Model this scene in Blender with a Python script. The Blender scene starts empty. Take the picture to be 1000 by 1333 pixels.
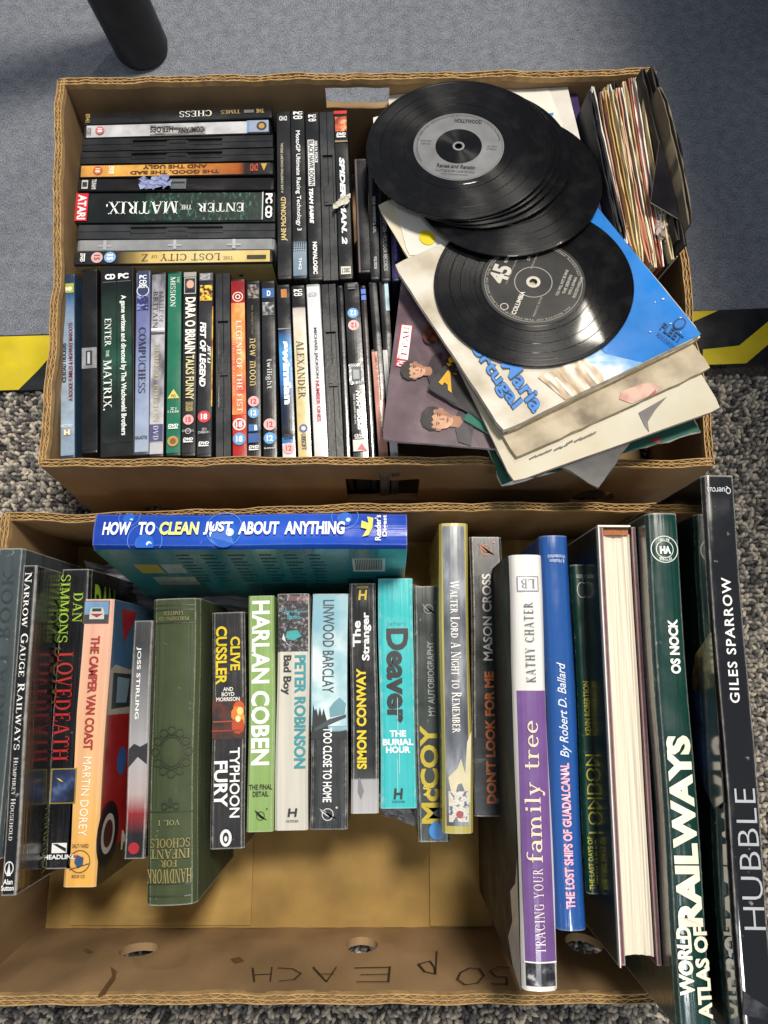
import bpy, bmesh, math, random
import numpy as np
from mathutils import Vector, Matrix

random.seed(7)
rng = np.random.default_rng(7)
scene = bpy.context.scene
col = scene.collection

# ------------------------------------------------------------------ camera
TILT = math.radians(11.5); FPX = 985.0; HC = 0.82
SA, CA = math.sin(TILT), math.cos(TILT)
cam = bpy.data.cameras.new('camera'); cam_o = bpy.data.objects.new('camera', cam)
col.objects.link(cam_o); scene.camera = cam_o
cam.sensor_fit = 'VERTICAL'; cam.sensor_height = 36; cam.lens = FPX / 1333 * 36
cam.clip_start = 0.02; cam.clip_end = 50
cam_o.location = (0, 0, HC); cam_o.rotation_euler = (TILT, 0, 0)

# ------------------------------------------------------------------ light
w = bpy.data.worlds.new('World'); scene.world = w; w.use_nodes = True
bg = w.node_tree.nodes['Background']; bg.inputs[0].default_value = (.80, .88, 1, 1); bg.inputs[1].default_value = .25
def area(name, loc, target, size, power, color):
    l = bpy.data.lights.new(name, 'AREA'); l.shape = 'RECTANGLE'; l.size, l.size_y = size
    l.energy = power; l.color = color
    o = bpy.data.objects.new(name, l); col.objects.link(o); o.location = loc
    o.rotation_euler = (Vector(target) - Vector(loc)).to_track_quat('-Z', 'Y').to_euler()
    return o
area('ceiling_lamp', (.45, 1.0, 2.7), (0, 0, 0), (.42, .42), 74, (1, .93, .82))
area('ceiling_panel', (.35, -.95, 2.6), (0, 0, 0), (.4, .2), 9, (.92, .96, 1))
area('distant_ceiling_lamp', (.89, 2.9, 2.7), (.1, .3, 0), (.22, .22), 20, (1, .93, .8))
vs = scene.view_settings
vs.view_transform = 'Standard'; vs.look = 'None'; vs.exposure = .3; vs.gamma = 1

# ------------------------------------------------------------------ helpers
def P(x, y, z=0.0):
    """photo pixel -> point on the horizontal plane at height z"""
    u = (x - 500) / FPX; v = (666.5 - y) / FPX; d = CA - v * SA
    return Vector((u / d * (HC - z), (SA + v * CA) / d * (HC - z), z))
def ray(x, y):
    u = (x - 500) / FPX; v = (666.5 - y) / FPX
    return Vector((u, SA + v * CA, -(CA - v * SA)))
def on_plane(x, y, o, n):
    c = Vector((0, 0, HC)); r = ray(x, y)
    return c + r * ((o - c).dot(n) / r.dot(n))
def C(h):
    h = h.lstrip('#'); o = []
    for i in (0, 2, 4):
        c = int(h[i:i+2], 16) / 255
        o.append(c / 12.92 if c <= .04045 else ((c + .055) / 1.055) ** 2.4)
    return (*o, 1)
def mix(a, b, t): return tuple(x + (y - x) * t for x, y in zip(a, b))

_m = {}
def mat(color, rough=.45, coat=0.0, noise=.12, bump=0.0, scale=60, ramp=None, wear=0.0, metal=0.0, stretch=None, bscale=None, spec=.5, streak=0.0):
    """principled material with print mottling, optional length-wise print ramp (y range) and edge wear"""
    key = repr((color, rough, coat, noise, bump, scale, ramp, wear, metal, stretch, bscale, spec, streak))
    if key in _m: return _m[key]
    m = bpy.data.materials.new('surface'); m.use_nodes = True; _m[key] = m
    nt = m.node_tree; N = nt.nodes; L = nt.links; b = N['Principled BSDF']
    b.inputs['Roughness'].default_value = rough; b.inputs['Metallic'].default_value = metal
    b.inputs['Coat Weight'].default_value = coat; b.inputs['Coat Roughness'].default_value = .12
    b.inputs['Specular IOR Level'].default_value = spec
    tc = N.new('ShaderNodeTexCoord'); mp = N.new('ShaderNodeMapping'); L.new(tc.outputs['Object'], mp.inputs[0])
    if stretch: mp.inputs['Scale'].default_value = stretch
    nz = N.new('ShaderNodeTexNoise'); nz.inputs['Scale'].default_value = scale; nz.inputs['Detail'].default_value = 6
    L.new(mp.outputs[0], nz.inputs['Vector'])
    if ramp:
        lo, hi, stops = ramp
        sx = N.new('ShaderNodeSeparateXYZ'); L.new(tc.outputs['Object'], sx.inputs[0])
        mr = N.new('ShaderNodeMapRange'); mr.inputs[1].default_value = lo; mr.inputs[2].default_value = hi
        L.new(sx.outputs[1], mr.inputs[0])
        cr = N.new('ShaderNodeValToRGB')
        e = cr.color_ramp.elements
        while len(e) < len(stops): e.new(.5)
        for k, (p, c) in enumerate(stops): e[k].position = p; e[k].color = C(c)
        L.new(mr.outputs[0], cr.inputs[0]); base = cr.outputs[0]
    else:
        rgb = N.new('ShaderNodeRGB'); rgb.outputs[0].default_value = C(color) if isinstance(color, str) else color
        base = rgb.outputs[0]
    mr2 = N.new('ShaderNodeMapRange'); mr2.inputs[1].default_value = .3; mr2.inputs[2].default_value = .7
    mr2.inputs[3].default_value = 1 - noise; mr2.inputs[4].default_value = 1 + noise * .6
    L.new(nz.outputs[0], mr2.inputs[0])
    mul = N.new('ShaderNodeMix'); mul.data_type = 'RGBA'; mul.blend_type = 'MULTIPLY'; mul.inputs[0].default_value = 1
    L.new(base, mul.inputs[6]); L.new(mr2.outputs[0], mul.inputs[7])
    outc = mul.outputs[2]
    if wear > 0:
        bv = N.new('ShaderNodeBevel'); bv.samples = 3; bv.inputs[0].default_value = .0020
        ge = N.new('ShaderNodeNewGeometry')
        dt = N.new('ShaderNodeVectorMath'); dt.operation = 'DOT_PRODUCT'
        L.new(bv.outputs[0], dt.inputs[0]); L.new(ge.outputs['Normal'], dt.inputs[1])
        n2 = N.new('ShaderNodeTexNoise'); n2.inputs['Scale'].default_value = 160; n2.inputs['Detail'].default_value = 4
        L.new(tc.outputs['Object'], n2.inputs['Vector'])
        ad = N.new('ShaderNodeMath'); ad.operation = 'MULTIPLY_ADD'; ad.inputs[1].default_value = .32; L.new(n2.outputs[0], ad.inputs[0]); L.new(dt.outputs['Value'], ad.inputs[2])
        m3 = N.new('ShaderNodeMapRange'); m3.inputs[1].default_value = 1.10; m3.inputs[2].default_value = 1.02; m3.inputs[3].default_value = 0; m3.inputs[4].default_value = wear
        L.new(ad.outputs[0], m3.inputs[0])
        mw = N.new('ShaderNodeMix'); mw.data_type = 'RGBA'; L.new(m3.outputs[0], mw.inputs[0]); L.new(outc, mw.inputs[6])
        mw.inputs[7].default_value = (.62, .6, .56, 1); outc = mw.outputs[2]
    L.new(outc, b.inputs['Base Color'])
    # handling marks change the gloss
    mr4 = N.new('ShaderNodeMapRange'); mr4.inputs[1].default_value = .35; mr4.inputs[2].default_value = .7
    mr4.inputs[3].default_value = max(.04, rough - .08); mr4.inputs[4].default_value = min(1, rough + .14)
    n5 = N.new('ShaderNodeTexNoise'); n5.inputs['Scale'].default_value = 35; n5.inputs['Detail'].default_value = 8
    L.new(tc.outputs['Object'], n5.inputs['Vector']); L.new(n5.outputs[0], mr4.inputs[0]); L.new(mr4.outputs[0], b.inputs['Roughness'])
    if bump:
        bp = N.new('ShaderNodeBump'); bp.inputs['Strength'].default_value = bump; bp.inputs['Distance'].default_value = .002
        n3 = N.new('ShaderNodeTexNoise'); n3.inputs['Scale'].default_value = bscale or scale; n3.inputs['Detail'].default_value = 4
        L.new(mp.outputs[0], n3.inputs['Vector']); L.new(n3.outputs[0], bp.inputs['Height']); L.new(bp.outputs[0], b.inputs['Normal'])
        if coat: L.new(bp.outputs[0], b.inputs['Coat Normal'])
    return m

def noise_mat(stops, scale=40, rough=.4, coat=.3, stretch=None, detail=5):
    key = 'N' + repr((stops, scale, rough, coat, stretch))
    if key in _m: return _m[key]
    m = bpy.data.materials.new('surface'); m.use_nodes = True; _m[key] = m
    nt = m.node_tree; N = nt.nodes; L = nt.links; b = N['Principled BSDF']
    b.inputs['Roughness'].default_value = rough; b.inputs['Coat Weight'].default_value = coat; b.inputs['Coat Roughness'].default_value = .15
    tc = N.new('ShaderNodeTexCoord'); mp = N.new('ShaderNodeMapping'); L.new(tc.outputs['Object'], mp.inputs[0])
    if stretch: mp.inputs['Scale'].default_value = stretch
    nz = N.new('ShaderNodeTexNoise'); nz.inputs['Scale'].default_value = scale; nz.inputs['Detail'].default_value = detail
    L.new(mp.outputs[0], nz.inputs['Vector'])
    cr = N.new('ShaderNodeValToRGB'); e = cr.color_ramp.elements
    while len(e) < len(stops): e.new(.5)
    for k, (p, c) in enumerate(stops): e[k].position = p; e[k].color = C(c)
    L.new(nz.outputs[0], cr.inputs[0]); L.new(cr.outputs[0], b.inputs['Base Color'])
    return m

def link(o, parent=None):
    col.objects.link(o)
    if parent is not None: o.parent = parent
    return o
def mesh_obj(name, verts, faces, material, parent=None, smooth=None):
    me = bpy.data.meshes.new(name); me.from_pydata([tuple(v) for v in verts], [], faces); me.update()
    if smooth is not None:
        for p in me.polygons: p.use_smooth = True
        me.set_sharp_from_angle(angle=math.radians(smooth))
    me.materials.append(material)
    return link(bpy.data.objects.new(name, me), parent)
def tag(o, label, cat, group=None, kind=None):
    if label: o['label'] = label
    if cat: o['category'] = cat
    if group: o['group'] = group
    if kind: o['kind'] = kind
    return o
class MB:
    def __init__(s): s.v = []; s.f = []
    def quad(s, a, b, c, d):
        n = len(s.v); s.v += [tuple(a), tuple(b), tuple(c), tuple(d)]; s.f.append((n, n+1, n+2, n+3))
    def box(s, lo, hi):
        x0, y0, z0 = lo; x1, y1, z1 = hi; n = len(s.v)
        s.v += [(x0,y0,z0),(x1,y0,z0),(x1,y1,z0),(x0,y1,z0),(x0,y0,z1),(x1,y0,z1),(x1,y1,z1),(x0,y1,z1)]
        s.f += [tuple(n+i for i in q) for q in ((0,3,2,1),(4,5,6,7),(0,1,5,4),(1,2,6,5),(2,3,7,6),(3,0,4,7))]
    def ribbon(s, pts, th, z0, z1):
        """upright strip along a 2d polyline; z0, z1 are lists or numbers"""
        n = len(pts); base = len(s.v)
        for i, p in enumerate(pts):
            a = pts[max(i-1, 0)]; b = pts[min(i+1, n-1)]
            t = Vector((b[0]-a[0], b[1]-a[1])); t.normalize(); nx, ny = -t.y*th/2, t.x*th/2
            lo = z0[i] if hasattr(z0, '__len__') else z0; hi = z1[i] if hasattr(z1, '__len__') else z1
            s.v += [(p[0]+nx, p[1]+ny, lo), (p[0]+nx, p[1]+ny, hi), (p[0]-nx, p[1]-ny, hi), (p[0]-nx, p[1]-ny, lo)]
        for i in range(n-1):
            a = base+4*i; b = a+4
            s.f += [(a, b, b+1, a+1), (a+1, b+1, b+2, a+2), (a+2, b+2, b+3, a+3)]
        s.f += [(base, base+1, base+2, base+3), (base+4*n-1, base+4*n-2, base+4*n-3, base+4*n-4)]
    def build(s, name, material, parent=None, smooth=None): return mesh_obj(name, s.v, s.f, material, parent, smooth)

# ------------------------------------------------------------------ lettering
_t = {}
def sans(body, bold=.012, shear=0.0, space=1.0):
    key = (body, bold, shear, space)
    if key in _t: return _t[key]
    c = bpy.data.curves.new('lettering', 'FONT'); c.body = body; c.size = 1; c.offset = bold; c.shear = shear
    c.space_character = space; c.resolution_u = 3; c.fill_mode = 'FRONT'
    o = bpy.data.objects.new('lettering', c); me = o.to_mesh()
    v = np.array([(q.co.x, q.co.y) for q in me.vertices]).reshape(-1, 2); f = [tuple(p.vertices) for p in me.polygons]
    o.to_mesh_clear(); bpy.data.objects.remove(o); bpy.data.curves.remove(c)
    v = (v - v.min(0)) / np.maximum(v.max(0) - v.min(0), 1e-6)
    _t[key] = (v, f); return _t[key]

def _glyphs():
    T, t = .17, .065
    V = lambda x, a=0, b=1, w=T: [[(x-w/2, a), (x+w/2, a), (x+w/2, b), (x-w/2, b)]]
    H = lambda y, a, b, h=t: [[(a, y-h/2), (b, y-h/2), (b, y+h/2), (a, y+h/2)]]
    D = lambda a, b, c, d, w=T: [[(a-w/2, b), (a+w/2, b), (c+w/2, d), (c-w/2, d)]]
    def O(cx, cy, rx, ry, a0=0, a1=360, T=T):
        n = max(6, int(abs(a1-a0)/18)); o = []
        for i in range(n):
            p, q = (math.radians(a0+(a1-a0)*k/n) for k in (i, i+1))
            o.append([(cx+rx*math.cos(p), cy+ry*math.sin(p)), (cx+rx*math.cos(q), cy+ry*math.sin(q)),
                      (cx+(rx-T)*math.cos(q), cy+(ry-t)*math.sin(q)), (cx+(rx-T)*math.cos(p), cy+(ry-t)*math.sin(p))])
        return o
    def S(*xs, y=0, w=.34):
        return [q for x in xs for q in H(.03 if y == 0 else y-.03, x-w/2, x+w/2, .06)]
    G = {}
    G['A'] = (.95, D(.12,0,.44,1,.07)+D(.8,0,.46,1,T)+H(.33,.24,.66)+S(.12,w=.24)+S(.8,w=.3))
    G['B'] = (.8, V(.2)+O(.32,.75,.33,.25,-90,90)+O(.34,.26,.38,.26,-90,90)+H(.03,.05,.4)+H(.97,.05,.4)+H(.51,.2,.36))
    G['C'] = (.88, O(.48,.5,.45,.5,45,315)+V(.8,.68,.95,.05)+V(.82,.08,.27,.04))
    G['D'] = (.95, V(.2)+O(.36,.5,.5,.5,-90,90)+H(.03,.05,.4)+H(.97,.05,.4))
    G['E'] = (.78, V(.2)+H(.03,.05,.7)+H(.97,.05,.68)+H(.51,.2,.5)+V(.69,0,.25,.05)+V(.67,.77,1,.05)+V(.5,.4,.62,.05))
    G['F'] = (.72, V(.2)+H(.97,.05,.68)+H(.51,.2,.5)+V(.67,.77,1,.05)+V(.5,.4,.62,.05)+S(.2))
    G['G'] = (.95, O(.48,.5,.45,.5,45,315)+V(.8,.68,.95,.05)+V(.78,.05,.42)+S(.78,y=.45))
    G['H'] = (.98, V(.2)+V(.78)+H(.51,.2,.78)+S(.2,.78)+S(.2,.78,y=1))
    G['I'] = (.42, V(.21)+S(.21)+S(.21,y=1))
    G['J'] = (.55, V(.34,.2,1)+O(.2,.2,.22,.22,180,360)+S(.34,y=1))
    G['K'] = (.95, V(.2)+D(.3,.45,.75,1,.07)+D(.8,0,.4,.6,T)+S(.2,.8)+S(.2,.75,y=1,w=.28))
    G['L'] = (.76, V(.2)+H(.03,.05,.7)+V(.69,0,.28,.05)+S(.2,y=1))
    G['M'] = (1.15, V(.16,w=t)+V(.98)+D(.56,0,.22,1,T)+D(.56,0,.95,1,t)+S(.16,.98,w=.28)+S(.18,.98,y=1,w=.28))
    G['N'] = (1.0, V(.16,w=t)+V(.84,w=t)+D(.82,0,.2,1,T)+S(.16,w=.28)+S(.16,.84,y=1,w=.28))
    G['O'] = (1.0, O(.5,.5,.47,.5))
    G['P'] = (.78, V(.2)+O(.32,.72,.38,.28,-90,90)+H(.97,.05,.4)+H(.46,.2,.36)+S(.2))
    G['Q'] = (1.0, O(.5,.5,.47,.5)+D(.85,-.2,.5,.12,.12))
    G['R'] = (.9, V(.2)+O(.32,.74,.36,.26,-90,90)+H(.97,.05,.4)+H(.5,.2,.36)+D(.82,0,.42,.5,T)+S(.2)+S(.83,w=.2))
    G['S'] = (.72, O(.36,.74,.3,.26,30,270,.12)+O(.36,.26,.32,.26,-150,90,.12)+V(.62,.72,.95,.05)+V(.07,.05,.28,.05))
    G['T'] = (.86, V(.43)+H(.97,.04,.82)+V(.06,.75,1,.05)+V(.8,.75,1,.05)+S(.43))
    G['U'] = (.95, V(.2,.3,1)+V(.78,.3,1,t)+O(.47,.32,.355,.32,180,360,.1)+S(.2,.78,y=1,w=.28))
    G['V'] = (.92, D(.45,0,.14,1,T)+D(.47,0,.78,1,t)+S(.14,.78,y=1,w=.28))
    G['W'] = (1.3, D(.4,0,.14,1,T)+D(.42,0,.66,1,t)+D(.9,0,.66,1,T)+D(.92,0,1.16,1,t)+S(.14,.66,1.16,y=1,w=.26))
    G['X'] = (.92, D(.76,0,.16,1,T)+D(.14,0,.76,1,t)+S(.14,.76,w=.28)+S(.16,.76,y=1,w=.28))
    G['Y'] = (.9, D(.44,.45,.14,1,T)+D(.46,.45,.76,1,t)+V(.45,0,.5)+S(.45)+S(.14,.76,y=1,w=.28))
    G['Z'] = (.82, H(.97,.08,.74)+H(.03,.06,.76)+D(.14,0,.68,1,T)+V(.75,0,.26,.05)+V(.09,.76,1,.05))
    k = .13
    G['a'] = (.62, O(.27,.2,.25,.2,0,360,k)+V(.48,0,.5,k)+O(.3,.45,.24,.21,0,150,k)+H(.03,.45,.62))
    G['c'] = (.56, O(.31,.32,.29,.34,50,310,k))
    G['e'] = (.62, O(.32,.32,.3,.34,0,315,k)+H(.36,.08,.6))
    G['f'] = (.42, V(.2,0,.8,k)+O(.36,.8,.22,.2,40,180,.1)+H(.63,.04,.42)+S(.2,w=.3))
    G['g'] = (.62, O(.28,.42,.25,.24,0,360,k)+O(.3,-.1,.28,.18,0,360,.08)+D(.15,.05,.2,.22,.08))
    G['h'] = (.74, V(.16,0,1,k)+O(.36,.4,.25,.26,0,180,k)+V(.555,0,.42,k)+S(.16,.555,w=.28))
    G['i'] = (.34, V(.17,0,.66,k)+V(.17,.82,.97,.15)+S(.17,w=.28)+H(.63,.03,.2))
    G['l'] = (.34, V(.17,0,1,k)+S(.17,w=.28)+H(.97,.03,.2))
    G['m'] = (1.1, V(.16,0,.66,k)+O(.34,.4,.23,.26,0,180,k)+V(.52,0,.42,k)+O(.7,.4,.23,.26,0,180,k)+V(.88,0,.42,k)+S(.16,.52,.88,w=.26)+H(.63,.03,.2))
    G['n'] = (.74, V(.16,0,.66,k)+O(.36,.4,.25,.26,0,180,k)+V(.555,0,.42,k)+S(.16,.555,w=.28)+H(.63,.03,.2))
    G['o'] = (.66, O(.33,.33,.31,.34,0,360,k))
    G['r'] = (.52, V(.16,0,.66,k)+O(.36,.42,.22,.24,50,180,.1)+S(.16,w=.28)+H(.63,.03,.2))
    G['t'] = (.44, V(.2,.1,.9,k)+O(.33,.14,.19,.15,180,320,.1)+H(.63,.04,.4))
    G['w'] = (.95, D(.3,0,.12,.66,k)+D(.3,0,.48,.66,t)+D(.64,0,.48,.66,k)+D(.66,0,.84,.66,t)+H(.63,.02,.22)+H(.63,.74,.94))
    G['y'] = (.66, D(.32,0,.12,.66,k)+D(.12,-.32,.54,.66,t)+H(.63,.02,.24)+H(.63,.42,.64)+O(.08,-.25,.09,.08))
    G['.'] = (.3, V(.14,0,.17)); G["'"] = (.24, V(.1,.72,1,.12)); G['-'] = (.4, H(.4,.05,.35,.1)); G[' '] = (.42, [])
    return G
GL = _glyphs()
def serif(body, smallcaps=False, track=.06):
    key = ('serif', body, smallcaps, track)
    if key in _t: return _t[key]
    v = []; f = []; x = 0
    for ch in body:
        s = 1
        if smallcaps and ch.islower(): ch = ch.upper(); s = .78
        if ch not in GL: ch = ch.upper() if ch.upper() in GL else '.'
        adv, qs = GL[ch]
        for q in qs:
            n = len(v); v += [(x+a*s, b*s) for a, b in q]
            ar = sum(q[i][0]*q[(i+1) % 4][1]-q[(i+1) % 4][0]*q[i][1] for i in range(4))
            f.append((n, n+1, n+2, n+3) if ar > 0 else (n+3, n+2, n+1, n))
        x += (adv+track)*s
    v = np.array(v); v = (v - v.min(0)) / (v.max(0) - v.min(0))
    _t[key] = (v, f); return _t[key]

# ------------------------------------------------------------------ upright items with the spine on top
class Item:
    """a book or case standing on its long edge; A is the photo pixel of the middle of the spine's start, B of its end,
    wpx its width in pixels. Local frame: x across, y from B to A, z up; spine at z = D."""
    def __init__(s, name, label, cat, A, B, wpx, D, z0=.009, L=None, W=None, group=None, lean=0.0, bulge=0.0):
        s.horizontal = abs(A[0]-B[0]) > abs(A[1]-B[1])
        zs = z0 + D * math.cos(lean); s.z = zs; s.A, s.B = A, B
        a, b = P(*A, zs), P(*B, zs)
        dirv = (a - b).normalized()
        s.L0 = (a - b).length; s.L = L or s.L0
        b = a - dirv * s.L
        mid = ((A[0]+B[0])/2, (A[1]+B[1])/2); dx = (0, wpx/2) if s.horizontal else (wpx/2, 0)
        s.W = W or (P(mid[0]+dx[0], mid[1]+dx[1], zs) - P(mid[0]-dx[0], mid[1]-dx[1], zs)).length
        if s.horizontal or True:
            perp = Vector((dirv.y, -dirv.x, 0)); q = P(mid[0]+dx[0], mid[1]+dx[1], zs) - P(mid[0]-dx[0], mid[1]-dx[1], zs)
            if not W: s.W = abs(q.dot(perp))
        s.D = D; s.bulge = bulge
        yaw = math.atan2(dirv.y, dirv.x) - math.pi/2
        R = Matrix.Rotation(yaw, 3, 'Z') @ Matrix.Rotation(lean, 3, 'Y')
        c = (a + b)/2; base = c - R @ Vector((0, 0, D))
        s.root = bpy.data.objects.new(name, None); s.root.empty_display_size = .02
        s.root.location = base; s.root.rotation_euler = R.to_euler(); link(s.root)
        tag(s.root, label, cat, group); s.layer = 0
    def sz(s, x): return s.D + s.bulge * (1 - min(1, (2*x/s.W)**2)) - s.bulge
    def yc(s, c):
        k = 0 if s.horizontal else 1
        t = (c - s.A[k]) / (s.B[k] - s.A[k])
        p = P(s.A[0]+(s.B[0]-s.A[0])*t, s.A[1]+(s.B[1]-s.A[1])*t, s.z)
        a = P(*s.A, s.z); b = P(*s.B, s.z)
        return s.L/2 - (p - a).dot((b - a).normalized())
    # ---- body
    def book(s, cover, pages='d9cfb4', hard=False, r=None, rough=.4, coat=.3, wear=.8, ramp=None, up='spine', noise=.15, smooth_film=False):
        W, D, L = s.W, s.D, s.L; th = .0026 if hard else .0006; r = r or min(W*.3, .004 if hard else .0018)
        out = [(-W/2, 0), (-W/2, D-r-s.bulge)]
        n = 12
        for k in range(n+1):
            x = -W/2 + W*k/n
            e = min(x + W/2, W/2 - x)
            drop = 0 if e >= r else r - math.sqrt(max(0, r*r - (r-e)**2))
            out.append((x*(.9999), s.sz(x) - drop + 0))
        out += [(W/2, D-r-s.bulge), (W/2, 0)]
        o2 = []
        for x, z in out:
            xi = max(-W/2+th, min(W/2-th, x)); zi = z if z == 0 else min(z, D) - th
            o2.append((xi, max(0, zi)))
        v = []; f = []; m = len(out); ny = 10
        ys = [-L/2 + L*k/ny for k in range(ny+1)]
        for j, y in enumerate(ys):
            for (x, z) in out:
                bow = .0006*math.sin(y*31+W*900)*(1 if z > D*.5 else 1)
                v.append((x+bow, y, z))
            for (x, z) in o2: v.append((x+.0006*math.sin(y*31+W*900), y, z))
        K = 2*m
        for j in range(ny):
            for i in range(m-1):
                a = j*K+i; f.append((a, a+1, a+K+1, a+K)) ; a += m; f.append((a+1, a, a+K, a+K+1))
            a = j*K; f.append((a+m, a, a+K, a+K+m)); a = j*K+m-1; f.append((a, a+m, a+K+m, a+K))
        for j in (0, ny):
            for i in range(m-1):
                a = j*K+i; q = (a, a+m, a+m+1, a+1); f.append(q if j == 0 else q[::-1])
        R = (-L/2, L/2, ramp) if ramp else None
        s.cm = mat(cover, rough, coat, noise=noise, ramp=R, wear=wear, bump=0 if smooth_film else .22, bscale=260, scale=80, stretch=(1, .05, 1))
        if smooth_film: s.cm.node_tree.nodes['Principled BSDF'].inputs['Coat Roughness'].default_value = .03
        mesh_obj('cover', v, f, s.cm, s.root, smooth=35)
        ins = .003 if hard else .0005
        b = MB(); zt = D - (th+.0015) - s.bulge; zt = max(zt, D*.6)
        b.box((-W/2+th, -L/2+ins, ins+.001), (W/2-th, L/2-ins, zt))
        b.build('page_block', mat(pages, .9, noise=.25, scale=30, stretch=(60, 1, 1)), s.root)
        return s
    def case(s, shell='17181a', insert=None, ramp=None, rough=.22, coat=.6, margin=.05, ends=.003, r=.0016, bump=.12, noise=.2):
        """snap case with a printed sheet behind clear film on its spine"""
        W, D, L = s.W, s.D, s.L
        sec = []
        for sx in (-1, 1):
            ks = range(4) if sx < 0 else range(3, -1, -1)
            for k in ks:
                an = math.pi/2*k/3
                sec.append((sx*(W/2 - r + r*math.cos(an)), D - r + r*math.sin(an)))
        pts = [(-W/2, 0)] + sec + [(W/2, 0)]
        m = len(pts); v = []; f = []
        rings = [(-L/2, .0008), (-L/2+.0008, 0), (L/2-.0008, 0), (L/2, .0008)]
        for y, ins in rings:
            for x, z in pts: v.append((x*(1-2*ins/W), y, z - ins if z > 0 else 0))
        for j in range(3):
            for i in range(m-1):
                a = j*m+i; f.append((a, a+1, a+m+1, a+m))
        f.append(tuple(range(m-1, -1, -1))); f.append(tuple(range(3*m, 4*m)))
        mesh_obj('case_shell', v, f, mat(shell, .38, 0, noise=.25, bump=.05, bscale=300), s.root, smooth=40)
        if insert or ramp:
            mg = W*margin
            g = MB(); n = 6
            for k in range(n):
                xa = -W/2+mg+(W-2*mg)*k/n; xb = -W/2+mg+(W-2*mg)*(k+1)/n
                za = D+.0003+.0004*math.sin(math.pi*k/n); zb = D+.0003+.0004*math.sin(math.pi*(k+1)/n)
                for q in range(8):
                    y0 = -L/2+ends+(L-2*ends)*q/8; y1 = -L/2+ends+(L-2*ends)*(q+1)/8
                    g.quad((xa, y0, za), (xb, y0, zb), (xb, y1, zb), (xa, y1, za))
            R = (-L/2, L/2, ramp) if ramp else None
            g.build('spine_insert', mat(insert or 'ffffff', rough, coat, noise=noise, ramp=R, bump=bump, bscale=55), s.root, smooth=50)
            s.lift = .0009
        return s
    lift = .0003
    def latch_case(s, shell='1b1c1f', clear=False):
        """the opening edge of a snap case: two shell halves, thumb recess and latch"""
        W, D, L = s.W, s.D, s.L
        m_ = mat(shell, .33, .2, noise=.25, bump=.05, bscale=300)
        for sx in (-1, 1):
            b = MB(); a, c = sorted((sx*.0003, sx*W/2)); rl = L*.235
            b.box((a, -L/2, 0), (c, -rl, D)); b.box((a, rl, 0), (c, L/2, D)); b.box((a, -rl, 0), (c, rl, D-.0032))
            e, g = sorted((sx*W*.36, sx*W/2)); b.box((e, -rl, D-.0032), (g, rl, D-.0004))
            b.build('case_shell', m_, s.root)
        b = MB(); b.box((-W*.3, -.011, D-.0032), (W*.3, .011, D-.0012)); b.box((-W*.3, -.0085, D-.0012), (-W*.05, .0085, D-.0004))
        b.build('latch', m_, s.root)
        return s
    # ---- print on the spine
    def _xy(s, t0, t1, s0, s1):
        a, b = s.yc(t0), s.yc(t1)
        return max(a, b), min(a, b), (s0-.5)*s.W, (s1-.5)*s.W
    def text(s, geo, t0, t1, s0, s1, d='down', color='ffffff', name='lettering', rough=.4, glow=False):
        v, f = geo; y0, y1, x0, x1 = s._xy(t0, t1, s0, s1); s.layer += 1; o = []
        for a, b in v:
            if d == 'down': x, y = x0+(x1-x0)*b, y0+(y1-y0)*a
            elif d == 'up': x, y = x1+(x0-x1)*b, y1+(y0-y1)*a
            elif d == 'across': x, y = x0+(x1-x0)*a, y1+(y0-y1)*b
            else: x, y = x1+(x0-x1)*a, y0+(y1-y0)*b
            o.append((x, y, s.sz(x)+s.lift+s.bulge*.16+.00012*s.layer))
        return mesh_obj(name, o, f, mat(color, rough, .3, noise=.1), s.root)
    def rect(s, t0, t1, s0, s1, color=None, name='printed_band', material=None):
        y0, y1, x0, x1 = s._xy(t0, t1, s0, s1); s.layer += 1; g = MB(); n = 6
        for k in range(n):
            xa, xb = x0+(x1-x0)*k/n, x0+(x1-x0)*(k+1)/n; e = s.lift+.00012*s.layer
            g.quad((xa, y1, s.sz(xa)+e), (xb, y1, s.sz(xb)+e), (xb, y0, s.sz(xb)+e), (xa, y0, s.sz(xa)+e))
        return g.build(name, material or mat(color, .4, .3, noise=.15), s.root)
    def poly(s, pts, color=None, name='printed_shape', material=None):
        """pts: (pixel along, fraction across)"""
        s.layer += 1; v = []
        for c, a in pts:
            x = (a-.5)*s.W; v.append((x, s.yc(c), s.sz(x)+s.lift+.00012*s.layer))
        ar = sum(v[i][0]*v[(i+1) % len(v)][1]-v[(i+1) % len(v)][0]*v[i][1] for i in range(len(v)))
        idx = tuple(range(len(v)))
        return mesh_obj(name, v, [idx if ar > 0 else idx[::-1]], material or mat(color, .4, .3), s.root)
    def disc(s, c, a, r, color, name='badge', r_in=0.0, sy=1.0, n=24, material=None):
        """r in fractions of the width"""
        s.layer += 1; cx = (a-.5)*s.W; cy = s.yc(c); R = r*s.W; v = []; f = []
        for k in range(n):
            p = 2*math.pi*k/n
            for q in (R, R*r_in):
                x = max(-s.W*.49, min(s.W*.49, cx+q*math.cos(p))); v.append((x, cy+q*sy*math.sin(p), s.sz(x)+s.lift+.00012*s.layer))
        if r_in > 0:
            for k in range(n): a0 = 2*k; b0 = 2*((k+1) % n); f.append((a0, b0, b0+1, a0+1))
        else: f = [tuple(range(0, 2*n, 2))]
        return mesh_obj(name, v, f, material or mat(color, .4, .3), s.root)
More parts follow.
